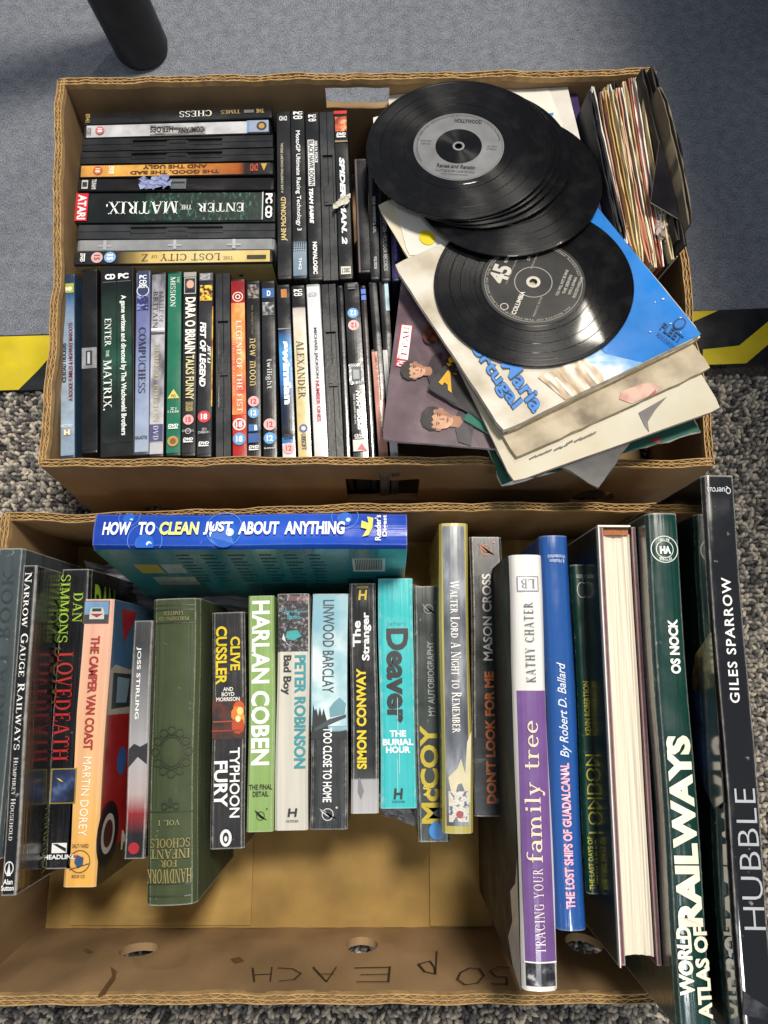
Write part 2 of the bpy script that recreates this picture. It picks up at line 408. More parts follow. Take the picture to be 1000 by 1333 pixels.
    def rating(s, c, num, color='d8a0a0', ink='a02020', a=.5, r=.36, d='across', ring=True, face=None):
        s.disc(c, a, r, color, 'rating_badge')
        if face: s.disc(c, a, r*.74, face, 'rating_badge')
        q = abs(s.yc(c)-s.yc(c+1)); h = r*s.W*.5/q
        s.text(sans(num, .03), c-h, c+h, a-r*.5, a+r*.5, d, ink)
    # ---- print on a side (side = +1 right cover, -1 left cover); t along, q down from the spine
    def side(s, sd, pts, color=None, name='cover_print', material=None, lay=1):
        x = sd*(s.W/2+.0012+.00015*lay); v = [(x, s.L/2 - t*s.L, s.D*(1-q)) for t, q in pts]
        ar = sum(v[i][1]*v[(i+1) % len(v)][2]-v[(i+1) % len(v)][1]*v[i][2] for i in range(len(v)))
        idx = tuple(range(len(v)))
        return mesh_obj(name, v, [idx if ar*sd > 0 else idx[::-1]], material or mat(color, .35, .3), s.root)
    def side_rect(s, sd, t0, t1, q0, q1, *a, **k): return s.side(sd, [(t0, q0), (t1, q0), (t1, q1), (t0, q1)], *a, **k)
    def side_disc(s, sd, t, q, r, *a, **k):
        return s.side(sd, [(t+r/s.L*math.cos(p), q+r/s.D*math.sin(p)) for p in [2*math.pi*i/20 for i in range(20)]], *a, **k)
    def side_text(s, sd, geo, t0, t1, q0, q1, color, mode='across', lay=3, name='cover_lettering'):
        """across: reads along t0->t1 with letter tops at q0;  deep: reads down the cover with letter tops at t0"""
        v, f = geo; x = sd*(s.W/2+.0012+.00015*lay); o = []
        for a, b in v:
            if mode == 'across': t, q = t0+(t1-t0)*a, q1+(q0-q1)*b
            else: t, q = t1+(t0-t1)*b, q0+(q1-q0)*a
            o.append((x, s.L/2-t*s.L, s.D*(1-q)))
        return mesh_obj(name, o, f, mat(color, .4, .2), s.root)

# ------------------------------------------------------------------ floor
BOXA_Z, BOXB_Z = .168, .160
def carpet_mat(c1, c2, scale):
    m = bpy.data.materials.new('carpet'); m.use_nodes = True; nt = m.node_tree; N = nt.nodes; L = nt.links; b = N['Principled BSDF']
    b.inputs['Roughness'].default_value = 1; b.inputs['Specular IOR Level'].default_value = .1
    tc = N.new('ShaderNodeTexCoord')
    n1 = N.new('ShaderNodeTexNoise'); n1.inputs['Scale'].default_value = scale; n1.inputs['Detail'].default_value = 5; n1.inputs['Roughness'].default_value = .75
    mp = N.new('ShaderNodeMapping'); mp.inputs['Scale'].default_value = (1.5, .8, 1); L.new(tc.outputs['Object'], mp.inputs[0]); L.new(mp.outputs[0], n1.inputs['Vector'])
    n2 = N.new('ShaderNodeTexNoise'); n2.inputs['Scale'].default_value = scale*.16; n2.inputs['Detail'].default_value = 8; L.new(tc.outputs['Object'], n2.inputs['Vector'])
    ad = N.new('ShaderNodeMath'); ad.operation = 'MULTIPLY_ADD'; ad.inputs[1].default_value = .22; L.new(n2.outputs[0], ad.inputs[0]); L.new(n1.outputs[0], ad.inputs[2])
    cr = N.new('ShaderNodeValToRGB'); e = cr.color_ramp.elements; e[0].position = .42; e[0].color = C(c1); e[1].position = .80; e[1].color = C(c2)
    L.new(ad.outputs[0], cr.inputs[0]); L.new(cr.outputs[0], b.inputs['Base Color'])
    bp = N.new('ShaderNodeBump'); bp.inputs['Strength'].default_value = .9; bp.inputs['Distance'].default_value = .003
    L.new(n1.outputs[0], bp.inputs['Height']); L.new(bp.outputs[0], b.inputs['Normal'])
    return m
tape_y = lambda x: .3235 + .0384*x            # near edge of the tape (from its two ends in view)
g = MB(); g.quad((-4, tape_y(-4)+.002, 0), (4, tape_y(4)+.002, 0), (4, 6, 0), (-4, 6, 0))
tag(g.build('grey_carpet', carpet_mat('3f444e', 'a9aeb8', 520)), None, None, kind='structure')
g = MB(); g.quad((-4, -4, -.004), (4, -4, -.004), (4, tape_y(4)+.03, -.004), (-4, tape_y(-4)+.03, -.004))
tag(g.build('speckled_carpet', carpet_mat('0c0c0d', '57544f', 330)), None, None, kind='structure')
# loops of the speckled carpet
pts = []
pitch = .0050
for iy in range(int(.93/pitch)):
    for ix in range(int(1.36/pitch)):
        x = -.68 + (ix + .5*(iy % 2))*pitch + rng.uniform(-.0016, .0016); y = -.60 + iy*pitch + rng.uniform(-.0016, .0016)
        if y > tape_y(x) - .002: continue
        if -.32 < x < .25 and -.235 < y < .12: continue
        if -.27 < x < .25 and y > .195: continue
        pts.append((x, y))
pts = np.array(pts); n = len(pts)
rings = [(1.0, -.25), (.92, .35), (.55, .85)]; seg = 6
tv = [(r*math.cos(2*math.pi*k/seg+.5*j), r*math.sin(2*math.pi*k/seg+.5*j), z) for j, (r, z) in enumerate(rings) for k in range(seg)] + [(0, 0, 1)]
tf = []
for j in range(2):
    for k in range(seg):
        a = j*seg+k; b = j*seg+(k+1) % seg; tf.append((a, b, b+seg)); tf.append((a, b+seg, a+seg))
for k in range(seg): tf.append((2*seg+k, 2*seg+(k+1) % seg, 3*seg))
tv = np.array(tv); tf = np.array(tf); nv = len(tv)
ang = rng.choice([.7, -.7, .2, 1.3], n) + rng.normal(0, .35, n)
lx = rng.uniform(.0034, .0060, n); ly = rng.uniform(.0021, .0031, n); lz = rng.uniform(.0026, .0050, n)
X = tv[None, :, 0]*lx[:, None]; Y = tv[None, :, 1]*ly[:, None]; Z = tv[None, :, 2]*lz[:, None]
ca_, sa_ = np.cos(ang)[:, None], np.sin(ang)[:, None]
V = np.stack([X*ca_-Y*sa_+pts[:, None, 0], X*sa_+Y*ca_+pts[:, None, 1], Z+rng.normal(0, .0006, (n, nv))-.003], -1).reshape(-1, 3)
F = (tf[None]+(np.arange(n)*nv)[:, None, None]).reshape(-1, 3)
me = bpy.data.meshes.new('carpet_loops')
me.vertices.add(len(V)); me.vertices.foreach_set('co', V.ravel())
me.loops.add(F.size); me.loops.foreach_set('vertex_index', F.ravel().astype(np.int32))
me.polygons.add(len(F)); me.polygons.foreach_set('loop_start', np.arange(0, F.size, 3, dtype=np.int32))
me.polygons.foreach_set('use_smooth', np.ones(len(F), bool))
me.update(calc_edges=True)
tint = np.clip(np.where(rng.random(n) < .50, rng.normal(.66, .16, n), rng.normal(.26, .15, n)), 0, 1)
at = me.attributes.new('tint', 'FLOAT', 'POINT'); at.data.foreach_set('value', np.repeat(tint, nv).astype(np.float32))
m = bpy.data.materials.new('carpet_loops'); m.use_nodes = True; N = m.node_tree.nodes; L_ = m.node_tree.links; b = N['Principled BSDF']
b.inputs['Roughness'].default_value = .9; b.inputs['Specular IOR Level'].default_value = .25
an = N.new('ShaderNodeAttribute'); an.attribute_name = 'tint'
tc = N.new('ShaderNodeTexCoord'); nz = N.new('ShaderNodeTexNoise'); nz.inputs['Scale'].default_value = 900; L_.new(tc.outputs['Object'], nz.inputs['Vector'])
ad = N.new('ShaderNodeMath'); ad.operation = 'MULTIPLY_ADD'; ad.inputs[1].default_value = .35; L_.new(nz.outputs[0], ad.inputs[0]); L_.new(an.outputs['Fac'], ad.inputs[2])
cr = N.new('ShaderNodeValToRGB'); e = cr.color_ramp.elements; e[0].position = .12; e[0].color = C('262527'); e[1].position = 1.0; e[1].color = C('c2b8a8')
q = e.new(.5); q.color = C('716e6b')
L_.new(ad.outputs[0], cr.inputs[0]); L_.new(cr.outputs[0], b.inputs['Base Color'])
bp = N.new('ShaderNodeBump'); bp.inputs['Strength'].default_value = .6; bp.inputs['Distance'].default_value = .001; L_.new(nz.outputs[0], bp.inputs['Height']); L_.new(bp.outputs[0], b.inputs['Normal'])
me.materials.append(m)
tag(link(bpy.data.objects.new('carpet_loops', me)), 'black, grey and cream loop pile of the speckled carpet', 'carpet', kind='stuff')

# hazard tape along the carpet seam
tape = tag(link(bpy.data.objects.new('hazard_tape', None)), 'yellow and black floor tape stuck along the carpet seam', 'tape')
tape.rotation_euler = (0, 0, math.atan(.0384)); tape.location = (0, .3235, .002)
TW = .068
g = MB(); g.box((-1.6, 0, 0), (1.6, TW, .0008)); g.build('tape_strip', mat('15171c', .35, .2, noise=.3, bump=.1, bscale=40), tape)
ym = mat('c9b414', .42, .2, noise=.18, scale=25, bump=.15, bscale=40)
def stripe(pix):
    c_, s_ = math.cos(-math.atan(.0384)), math.sin(-math.atan(.0384)); v = []
    for x, y in pix:
        q = P(x, y, .003) - Vector((0, .3235, 0)); v.append((q.x*c_-q.y*s_, max(.0008, min(TW-.0008, q.x*s_+q.y*c_)), .0013))
    ar = sum(v[k][0]*v[(k+1) % len(v)][1]-v[(k+1) % len(v)][0]*v[k][1] for k in range(len(v))); ix = tuple(range(len(v)))
    mesh_obj('yellow_stripe', v, [ix if ar > 0 else ix[::-1]], ym, tape)
stripe([(-60, 436), (90, 436), (50, 482), (24, 513), (-60, 513)])
stripe([(915, 455), (962, 450), (1002, 417), (1040, 395), (1070, 395), (1010, 440), (972, 478), (915, 478)])
stripe([(900, 396), (934, 396), (900, 420)])

# round black leg of furniture
root = tag(link(bpy.data.objects.new('furniture_leg', None)), 'round black furniture leg standing on the grey carpet', 'furniture leg')
root.location = P(187, 66, 0)
prof = [(.0, 0), (.026, .0), (.0315, .003), (.0335, .009), (.0335, .03), (.0338, .2), (.034, .72), (.0, .72)]
v = []; f = []; sg = 32
for r, z in prof:
    for k in range(sg): v.append((r*math.cos(2*math.pi*k/sg)-z*.07, r*math.sin(2*math.pi*k/sg), z))
for j in range(len(prof)-1):
    for k in range(sg): a = j*sg+k; b = j*sg+(k+1) % sg; f.append((a, b, b+sg, a+sg))
mesh_obj('leg_tube', v, f, mat('0b0c11', .5, .1, noise=.3, bump=.05, bscale=200), root, smooth=40)
# unseen table, added so that its edge shades the carpet on the right
root = tag(link(bpy.data.objects.new('table', None)), 'plain table added out of view to shade the carpet on the right', 'table')
root.location = (.424, .285, 0); root.rotation_euler = (0, 0, math.radians(10.7))
g = MB(); g.box((0, 0, .70), (.75, 1.5, .73)); g.build('table_top', mat('6b5a45', .5), root)
for xx in (.14, .70):
    for yy in (.05, 1.42):
        g = MB(); g.box((xx-.02, yy-.02, 0), (xx+.02, yy+.02, .70)); g.build('leg', mat('121315', .5), root)

# ------------------------------------------------------------------ cardboard boxes
def card(c, noise=.34): return mat(c, .85, 0, noise=noise, bump=.10, scale=14, stretch=(1, 1, .35), bscale=160, spec=.25)
CARD = card('957957'); CARD_EDGE = mat('b08f5e', .9, noise=.3, scale=120); CARD_CORE = mat('4a331d', .95, noise=.3, scale=80)
def wall(parent, p0, p1, top, th=.007, holes=(), seed=0, wave=.0025, top_fn=None, zbot=.004, cmat=None, chew=.003, splay=0.0):
    """corrugated wall from p0 to p1 (2d, inside face), thickness to the right of p0->p1"""
    p0, p1 = Vector(p0), Vector(p1); Lw = (p1-p0).length; t = (p1-p0)/Lw; nrm = Vector((t.y, -t.x))
    ns, nt_ = int(Lw/.006), 28; holes = [(h[0]+.005, *h[1:]) for h in holes]
    p0 = p0 - t*.005; p1 = p1 + t*.005; Lw += .010
    rs = random.Random(seed); ph = [rs.uniform(0, 6.28) for _ in range(8)]
    tp = lambda s: top + chew*.5*math.sin(s*13+ph[0]) + chew*.18*math.sin(s*61+ph[1]) + chew*.15*math.sin(s*210+ph[5]) + (top_fn(s) if top_fn else 0)
    env = lambda s: min(1, max(0, s-.005)/.05, max(0, Lw-.005-s)/.05)
    wv = lambda s, z: env(s)*wave*(z/top)*(.9*math.sin(s*9+ph[2]) + .12*math.sin(s*37+ph[3])) + .0006*math.sin(s*90+z*60+ph[4])
    def inside(s, z):
        for h in holes:
            cs, cz, hs, hz, kind = h
            if kind == 'r' and abs(s-cs) < hs and abs(z-cz) < hz: return h
            if kind == 'o' and ((s-cs)/hs)**2+((z-cz)/hz)**2 < 1: return h
    S = [Lw*i/ns for i in range(ns+1)]
    for h in holes:
        if h[4] == 'r': S += [h[0]-h[2], h[0]+h[2]]
        else: S += [h[0]+h[2]*math.sin(a) for a in np.linspace(-1.5, 1.5, 9)]
    S = sorted(S)
    zs = [j/nt_ for j in range(nt_+1)]
    for h in holes:
        if h[4] == 'r': zs += [(h[1]-h[3])/top, (h[1]+h[3])/top]
        else: zs += [(h[1]+h[3]*math.sin(a))/top for a in np.linspace(-1.5, 1.5, 9)]
    zs = sorted(zs); ns, nt_ = len(S)-1, len(zs)-1
    def pos(s, k, off, zf=None):
        z = zbot + (tp(s)-.0035-zbot)*(zs[k] if zf is None else zf)
        q = p0 + t*(s+(s-Lw/2)*splay*(1-z/top)/Lw*2) + nrm*(off + wv(s, z) + splay*(1-z/top)); return (q.x, q.y, z)
    v = []; f = []; G = {}
    for off in (0, th):
        for i in range(ns+1):
            for k in range(nt_+1): G[(off, i, k)] = len(v); v.append(pos(S[i], k, off))
    cell = {}
    for i in range(ns):
        for k in range(nt_):
            sc = (S[i]+S[i+1])/2; zc = (zs[k]+zs[k+1])/2*top
            cell[(i, k)] = not inside(sc, zc)
    for i in range(ns+1):                       # pull the vertices of round holes onto the ellipse
        for k in range(nt_+1):
            st = {cell.get((i+a_, k+b_), True) for a_ in (-1, 0) for b_ in (-1, 0)}
            if len(st) < 2: continue
            for h in holes:
                if h[4] != 'o': continue
                ds, dz = (S[i]-h[0])/h[2], (zs[k]*top-h[1])/h[3]; rho = math.hypot(ds, dz)
                if .5 < rho < 1.6:
                    s2, z2 = h[0]+h[2]*ds/rho, (h[1]+h[3]*dz/rho)/top
                    for off in (0, th): v[G[(off, i, k)]] = pos(s2, None, off, z2)
    for (i, k), ok in cell.items():
        if not ok: continue
        a = [(i, k), (i+1, k), (i+1, k+1), (i, k+1)]
        f.append(tuple(G[(0, *q)] for q in a)); f.append(tuple(G[(th, *q)] for q in a[::-1]))
        for (di, dk, e) in ((-1, 0, (3, 0)), (1, 0, (1, 2)), (0, -1, (0, 1)), (0, 1, (2, 3))):
            if not cell.get((i+di, k+dk), False):
                q, r_ = a[e[0]], a[e[1]]; f.append((G[(0, *r_)], G[(0, *q)], G[(th, *q)], G[(th, *r_)]))
    o = mesh_obj('wall_panel', v, f, cmat or CARD, parent, smooth=40)
    # corrugated rim: three liners and two rows of flutes
    def line(off, step, zig=None, zoff=0, jit=0):
        nn = int(Lw/step); pl = []; zt = []
        for i in range(nn+1):
            s = Lw*i/nn; oo = off + (zig*(1 if i % 2 else -1)*rs.uniform(.45, 1.1) if zig else rs.uniform(-.0003, .0003))
            q = p0+t*s+nrm*(oo+wv(s, top)); pl.append((q.x, q.y)); zt.append(tp(s)+zoff+rs.uniform(-jit, jit))
        return pl, zt
    lin = MB()
    for off in (.0003, th/2, th-.0003):
        pl, zt = line(off, .009, zoff=0, jit=.0006); lin.ribbon(pl, .0008, [z-.007 for z in zt], zt)
    lin.build('liner_edge', CARD_EDGE, o)
    fl = MB()
    for off in (th*.27, th*.73):
        pl, zt = line(off, .0046, zig=th*.18, zoff=-.0009, jit=.0011); fl.ribbon(pl, .0006, [z-.006 for z in zt], zt)
    fl.build('fluting', CARD_EDGE, o)
    return o, p0, t, nrm
def wall_sz(px, py, p0, t, nrm):
    """pixel -> (s, z) on a wall's inside plane"""
    q = on_plane(px, py, Vector((p0.x, p0.y, 0)), Vector((nrm.x, nrm.y, 0)))
    return (Vector((q.x, q.y))-p0).dot(t), q.z
def hole(px0, px1, py0, py1, p0, p1, kind):
    p0, p1 = Vector(p0), Vector(p1); t = (p1-p0).normalized(); nrm = Vector((t.y, -t.x))
    a = wall_sz((px0+px1)/2, py0, p0, t, nrm); b = wall_sz((px0+px1)/2, py1, p0, t, nrm)
    c = wall_sz(px0, (py0+py1)/2, p0, t, nrm); d = wall_sz(px1, (py0+py1)/2, p0, t, nrm)
    return ((c[0]+d[0])/2, (a[1]+b[1])/2, abs(c[0]-d[0])/2, abs(a[1]-b[1])/2, kind)
V2 = lambda v: (v.x, v.y)
# box of discs: inside corners (clockwise seen from above so the thickness goes outwards)
a_fl, a_fr, a_nr, a_nl = (V2(P(*q, BOXA_Z)) for q in ((84, 111), (846, 97), (920, 597), (61, 597)))
boxA = tag(link(bpy.data.objects.new('cardboard_box', None)), 'worn brown cardboard box packed with film cases and records', 'box', 'cardboard boxes on the floor')
hA_far = hole(424, 507, 113, 143, a_fr, a_fl, 'r'); hA_near = hole(452, 544, 612, 634, a_nl, a_nr, 'r')
hA_o1 = hole(204, 243, 640, 656, a_nl, a_nr, 'o'); hA_o2 = hole(735, 790, 622, 640, a_nl, a_nr, 'o')
step = lambda s: -.006*math.exp(-((s-.20)/.03)**2)
def W_(par, a, b, top, **k): return wall(par, b, a, top, **k)   # reversed so that the right of the run is outside
W_(boxA, a_fl, a_fr, BOXA_Z, holes=[hole(424, 507, 113, 143, a_fr, a_fl, 'r')], seed=1, splay=.012)
W_(boxA, a_fr, a_nr, BOXA_Z, seed=2, splay=.012, wave=.003, top_fn=lambda s: -.012*math.exp(-((s-.13)/.02)**2))
W_(boxA, a_nr, a_nl, BOXA_Z, holes=[hA_near, hA_o1, hA_o2], seed=3, splay=.012)
W_(boxA, a_nl, a_fl, BOXA_Z, seed=4, splay=.012, wave=.003, top_fn=step)
g = MB(); g.v = [(*a_fl, .004), (*a_nl, .004), (*a_nr, .004), (*a_fr, .004)]; g.f = [(0, 1, 2, 3)]; g.v += [(x, y, .007) for x, y, z in g.v]; g.f = [(4, 5, 6, 7), (3, 2, 1, 0), (0, 1, 5, 4), (1, 2, 6, 5), (2, 3, 7, 6), (3, 0, 4, 7)]
g.build('bottom_panel', CARD, boxA)
# printed leafy mark on the near wall
pl = [(572, 650), (600, 646), (640, 639), (668, 634), (700, 628)]
t_ = (Vector(a_nr)-Vector(a_nl)).normalized(); n_ = Vector((t_.y, -t_.x))
def near_pt(x, y, off): return on_plane(x, y, Vector((*a_nl, 0)) + Vector((n_.x, n_.y, 0))*off, Vector((n_.x, n_.y, 0)))
for pts_, c_ in (([(575,652),(640,641),(690,629),(672,640),(640,647)], '59611f'), ([(684,634),(700,625),(712,628),(708,640),(692,644)], '4a5a1a')):
    vv = [near_pt(x, y, .0095) for x, y in pts_]; mesh_obj('printed_leaf', vv, [tuple(range(len(vv)))], mat(c_, .8), boxA)

# box of books
b_fl, b_fr, b_nr, b_nl = (V2(P(*q, BOXB_Z)) for q in ((12, 676), (884, 664), (934, 1293), (-54, 1296)))
boxB = tag(link(bpy.data.objects.new('cardboard_box', None)), 'open brown cardboard box of books with a handwritten price inside', 'box', 'cardboard boxes on the floor')
W_(boxB, b_fl, b_fr, BOXB_Z, seed=11, wave=.003)
W_(boxB, b_fr, b_nr, BOXB_Z, seed=12)
W_(boxB, b_nr, b_nl, BOXB_Z, seed=13, holes=[hole(157, 206, 1225, 1246, b_nl, b_nr, 'o'), hole(451, 492, 1218, 1240, b_nl, b_nr, 'o'), hole(737, 783, 1213, 1241, b_nl, b_nr, 'o')], chew=.0015, wave=.0003)
W_(boxB, b_nl, b_fl, BOXB_Z, seed=14, wave=.004, top_fn=lambda s: -.03*math.exp(-((s-.40)/.06)**2))
FL = .006
g = MB(); g.v = [(*b_fl, .003), (*b_nl, .003), (*b_nr, .003), (*b_fr, .003)]; g.v += [(x, y, FL-.0015) for x, y, z in g.v]; g.f = [(4, 5, 6, 7), (3, 2, 1, 0), (0, 1, 5, 4), (1, 2, 6, 5), (2, 3, 7, 6), (3, 0, 4, 7)]
g.build('bottom_panel', card('a0824c'), boxB)
for (xa, xb, hz) in ((92, 327, FL+.001), (560, 640, FL+.0016)):
    pa, pb = P(xa, 1195, FL), P(xb, 1195, FL)
    g = MB(); g.box((pa.x, b_nl[1]+.003+.002*random.random(), FL-.0015), (pb.x, b_fl[1]-.15, hz)); g.build('bottom_flap', card('a6884f'), boxB)
# price scrawled in marker on the inside of the near wall (upside down from here)
tB = (Vector(b_nl)-Vector(b_nr)).normalized(); nB = Vector((tB.y, -tB.x))
strokes = [[(329,1262),(331,1280)],[(354,1261),(352,1279)],[(330,1271),(353,1270)],               # H
 [(362,1262),(381,1263),(392,1269),(383,1277),(364,1279)],                                          # C
 [(408,1261),(425,1280),(438,1261)],[(415,1270),(434,1270)],                                        # A
 [(508,1260),(506,1280)],[(462,1262),(508,1261)],[(470,1271),(506,1270)],[(465,1280),(506,1280)],   # E
 [(567,1270),(553,1267),(545,1257),(560,1253),(566,1262),(567,1270),(569,1240)],                    # p
 [(612,1262),(600,1268),(596,1277),(606,1284),(622,1282),(630,1272),(624,1263),(612,1262)],         # 0
 [(640,1283),(660,1283)],[(660,1283),(659,1274),(645,1273),(638,1266),(650,1260),(664,1262)]]       # 5
letters = [strokes[0:3], strokes[3:4], strokes[4:6], strokes[6:10], strokes[10:11], strokes[11:12], strokes[12:14]]
for lt in letters:
  g = MB()
  for st in lt:
    for (xa, ya), (xb, yb) in zip(st[:-1], st[1:]):
        q = [on_plane(x, y, Vector((*b_nl, 0)), Vector((nB.x, nB.y, 0))) for x, y in ((xa, ya), (xb, yb))]
        d = (q[1]-q[0]).normalized(); s_ = d.cross(Vector((nB.x, nB.y, 0))).normalized()*random.uniform(.0006, .0010)
        q = [k+Vector((nB.x, nB.y, 0))*.0013 for k in q]; d *= .0005
        g.quad(q[0]-s_-d, q[1]-s_+d, q[1]+s_+d, q[0]+s_-d)
  g.build('marker_letter', mat('35261a', .8, noise=.4, scale=200), boxB)

for st in ([(144, 1260), (152, 1266), (150, 1276), (141, 1288), (137, 1297), (127, 1299), (138, 1283), (146, 1272)], [(108, 1238), (113, 1236), (122, 1241), (114, 1243)], [(300, 1250), (312, 1247), (318, 1252), (306, 1255)]):
    vv = [on_plane(x, y, Vector((*b_nl, 0)), Vector((nB.x, nB.y, 0))) + Vector((nB.x, nB.y, 0))*.0011 for x, y in st]
    mesh_obj('stain', vv, [tuple(range(len(vv)))], mat('6b4a2a', .8, noise=.4), boxB)
# ------------------------------------------------------------------ film and game cases, lying stack by the far wall (spines up, heads to the right)
GD = 'film and game cases in the box'
D_ = .136; ZA = .009
def hcase(label, yL, xL, yR, xR, th, **k):
    return Item('disc_case', label, 'disc case', (xR, yR), (xL, yL), th, D_, ZA, group=GD, **k)
def dvd_logo(i, c, color='e8e8e8', a=.5, d='across', h=5):
    i.text(sans('DVD', .05, .25), c-h*.5, c+h*.3, a-.34, a+.34, d, color, 'disc_logo'); i.rect(c+h*.45, c+h*.75, a-.32, a+.32, color, 'disc_logo')

i = hcase('black case with large white upside-down title, first against the far box wall', 155.3, 110, 145.1, 354.5, 15.5).case(insert='1d1d1e')
i.text(serif('CHESS'), 276, 234, .22, .72, 'down', 'e8e6e0'); i.text(sans('THE', .02), 344, 334, .3, .62, 'down', 'b39a5a'); i.text(serif('TIMES'), 313, 288, .3, .62, 'down', 'b39a5a'); i.rect(318, 331, .35, .6, '6d6a62', 'crest')
i.text(sans('0941', .01), 118, 112, .15, .85, 'across', 'b39a5a')
i = hcase('silver white case with a black smudged title and blue end', 171.8, 109, 165, 352, 17).case(insert='b9b9bd', noise=.3)
i.rect(268, 196, .12, .92, material=noise_mat([(.35, 'b9b9bd'), (.5, '45423c'), (.62, 'b4b2b0')], 90, stretch=(1, .35, 1)), name='title_smudge')
i.text(sans('COMPANY', .03), 266, 232, .42, .85, 'down', '16161a'); i.text(sans('of', .01), 231, 227, .4, .6, 'down', '16161a'); i.text(sans('HEROES', .03), 226, 196, .3, .75, 'down', '16161a')
i.rect(325, 322, .05, .95, '6d8fb8'); i.rect(350, 325, .06, .94, '8f9cb4'); i.disc(341, .5, .34, '30343c', 'emblem'); i.disc(341, .5, .2, 'b98a3a', 'emblem'); i.rating(131, '18', 'c06a6a', 'f3e6e6', d='across', r=.3)
i.text(sans('PC DVD', .02), 120, 113, .3, .8, 'across', '555555')
hcase('plain black case latch side up beside the silver white case', 189, 107, 183.4, 355, 15.5).latch_case()
hcase('plain black case latch side up beside the orange western case', 205.8, 104.6, 200.7, 356, 15.5).latch_case('17181a')
i = hcase('orange gold western film case with dark upside-down title', 223.5, 102, 218.7, 356, 16).case(ramp=[(0, 'c08a3c'), (.10, 'd39a48'), (.42, 'd9a552'), (.66, 'b9712b'), (.82, '8f4a1c'), (.855, '2a1c14'), (1, '33302e')], noise=.35)
i.text(sans('THE GOOD, THE BAD', .04), 286, 170, .52, .86, 'down', '4a2410'); i.text(sans('AND THE UGLY', .04), 270, 186, .12, .44, 'down', '4a2410')
i.rating(128, '18', 'b4583a', 'f0dcc8', d='across', r=.34); dvd_logo(i, 145, 'f0e2c8', d='across'); i.text(sans('DVD', .03), 336, 326, .2, .8, 'down', 'b3492a'); i.poly([(348, .2), (344, .8), (340, .2)], 'b59a50', 'emblem')
i = hcase('black boxed case with a clear clip and white corner logos', 241, 101, 239, 357, 16).case(shell='100d0d', insert='120d0c', noise=.3)
i.rect(107, 115, .15, .85, 'b8b8b8', 'studio_logo'); i.rect(108, 114, .3, .7, '2a2a2a', 'studio_logo'); i.text(sans('TSUNAMI', .02), 120, 126, .1, .9, 'across', 'd0d0d0')
i.rect(222, 243, .12, .92, material=mat('5c6064', .12, .8, noise=.5), name='clear_clip'); i.rect(224, 241, .35, .5, '111213', 'clear_clip')
i = hcase('thick black and green boxed game with red maker badge and white upside-down title', 270.8, 98, 269, 358.6, 38).case(shell='202322', ramp=[(0, '0c0f0e'), (.25, '0e1412'), (.42, '123328'), (.52, '2f7a5f'), (.62, '1c5542'), (.75, '13352b'), (.93, '0c1513'), (1, '0b0c0c')], r=.0006, margin=.02, ends=.0015, noise=.55)
i.rect(342, 190, .03, .97, material=noise_mat([(.50, '0c1b16'), (.64, '17483a'), (.76, '63a58c')], 420, stretch=(.5, 1, 1)), name='code_rain')
i.text(serif('ENTER'), 318, 257, .38, .68, 'down', 'e9efe9'); i.text(serif('THE'), 250, 236, .44, .6, 'down', 'e9efe9'); i.text(serif('MATRIX'), 232, 142, .32, .74, 'down', 'e9efe9'); i.text(sans('.'), 141, 139, .4, .5, 'down', 'e9efe9')
i.rect(99, 115, .03, .97, 'c01f2c', 'maker_badge'); i.text(sans('ATARI', .03), 113, 102, .08, .92, 'across', 'f4e8e8')
i.rect(343, 341.5, .03, .97, 'c8ccc8'); i.text(sans('PC CD', .05), 355, 346, .08, .92, 'across', 'f0f0f0')
hcase('dark grey case latch side up below the thick green and black game', 302, 102, 300, 358, 18).latch_case('2b2d30')
i = hcase('clear grey plastic case edge with empty spine', 320, 100.5, 317.7, 358, 15).case(shell='6f7276', insert='8a8c8e', rough=.12)
for c in (137, 228, 305): i.rect(c-2, c+2, .1, .9, 'a8aaab', 'clear_rib'); i.rect(c-9, c+9, .5, .66, 'a0a2a4', 'clear_rib')
i = hcase('cream gold film case with grey upside-down title and two rating badges', 336.7, 96, 333, 355.5, 16.5).case(ramp=[(0, '1a1a1c'), (.22, '2a2622'), (.30, '8a7440'), (.38, 'd2b56a'), (.6, 'dcc78c'), (1, 'cdb370')], noise=.15)
i.text(serif('THE'), 304, 291, .52, .76, 'down', '5a5138'); i.text(serif('LOST CITY'), 287, 209, .28, .8, 'down', '4c4633'); i.text(serif('OF'), 205, 197, .35, .58, 'down', '4c4633'); i.text(serif('Z'), 193, 185, .28, .82, 'down', '4c4633')
i.rating(127, '15', 'c7a9a6', 'b02a2a', d='across', r=.42); i.rating(144, '15', '7fa6cf', 'f5f5f5', d='across', r=.42); dvd_logo(i, 108, 'e0e0e0', d='across'); i.rect(347, 322, .5, .75, '2a2418', 'studio_logo')
i.side_rect(1, .005, .995, .01, .9, 'b39d62', 'back_cover_print', lay=0)
for k in range(5): i.side_rect(1, .17, .19+.02*k, .15+.1*k, .18+.1*k, '3a3220', 'credit_line')

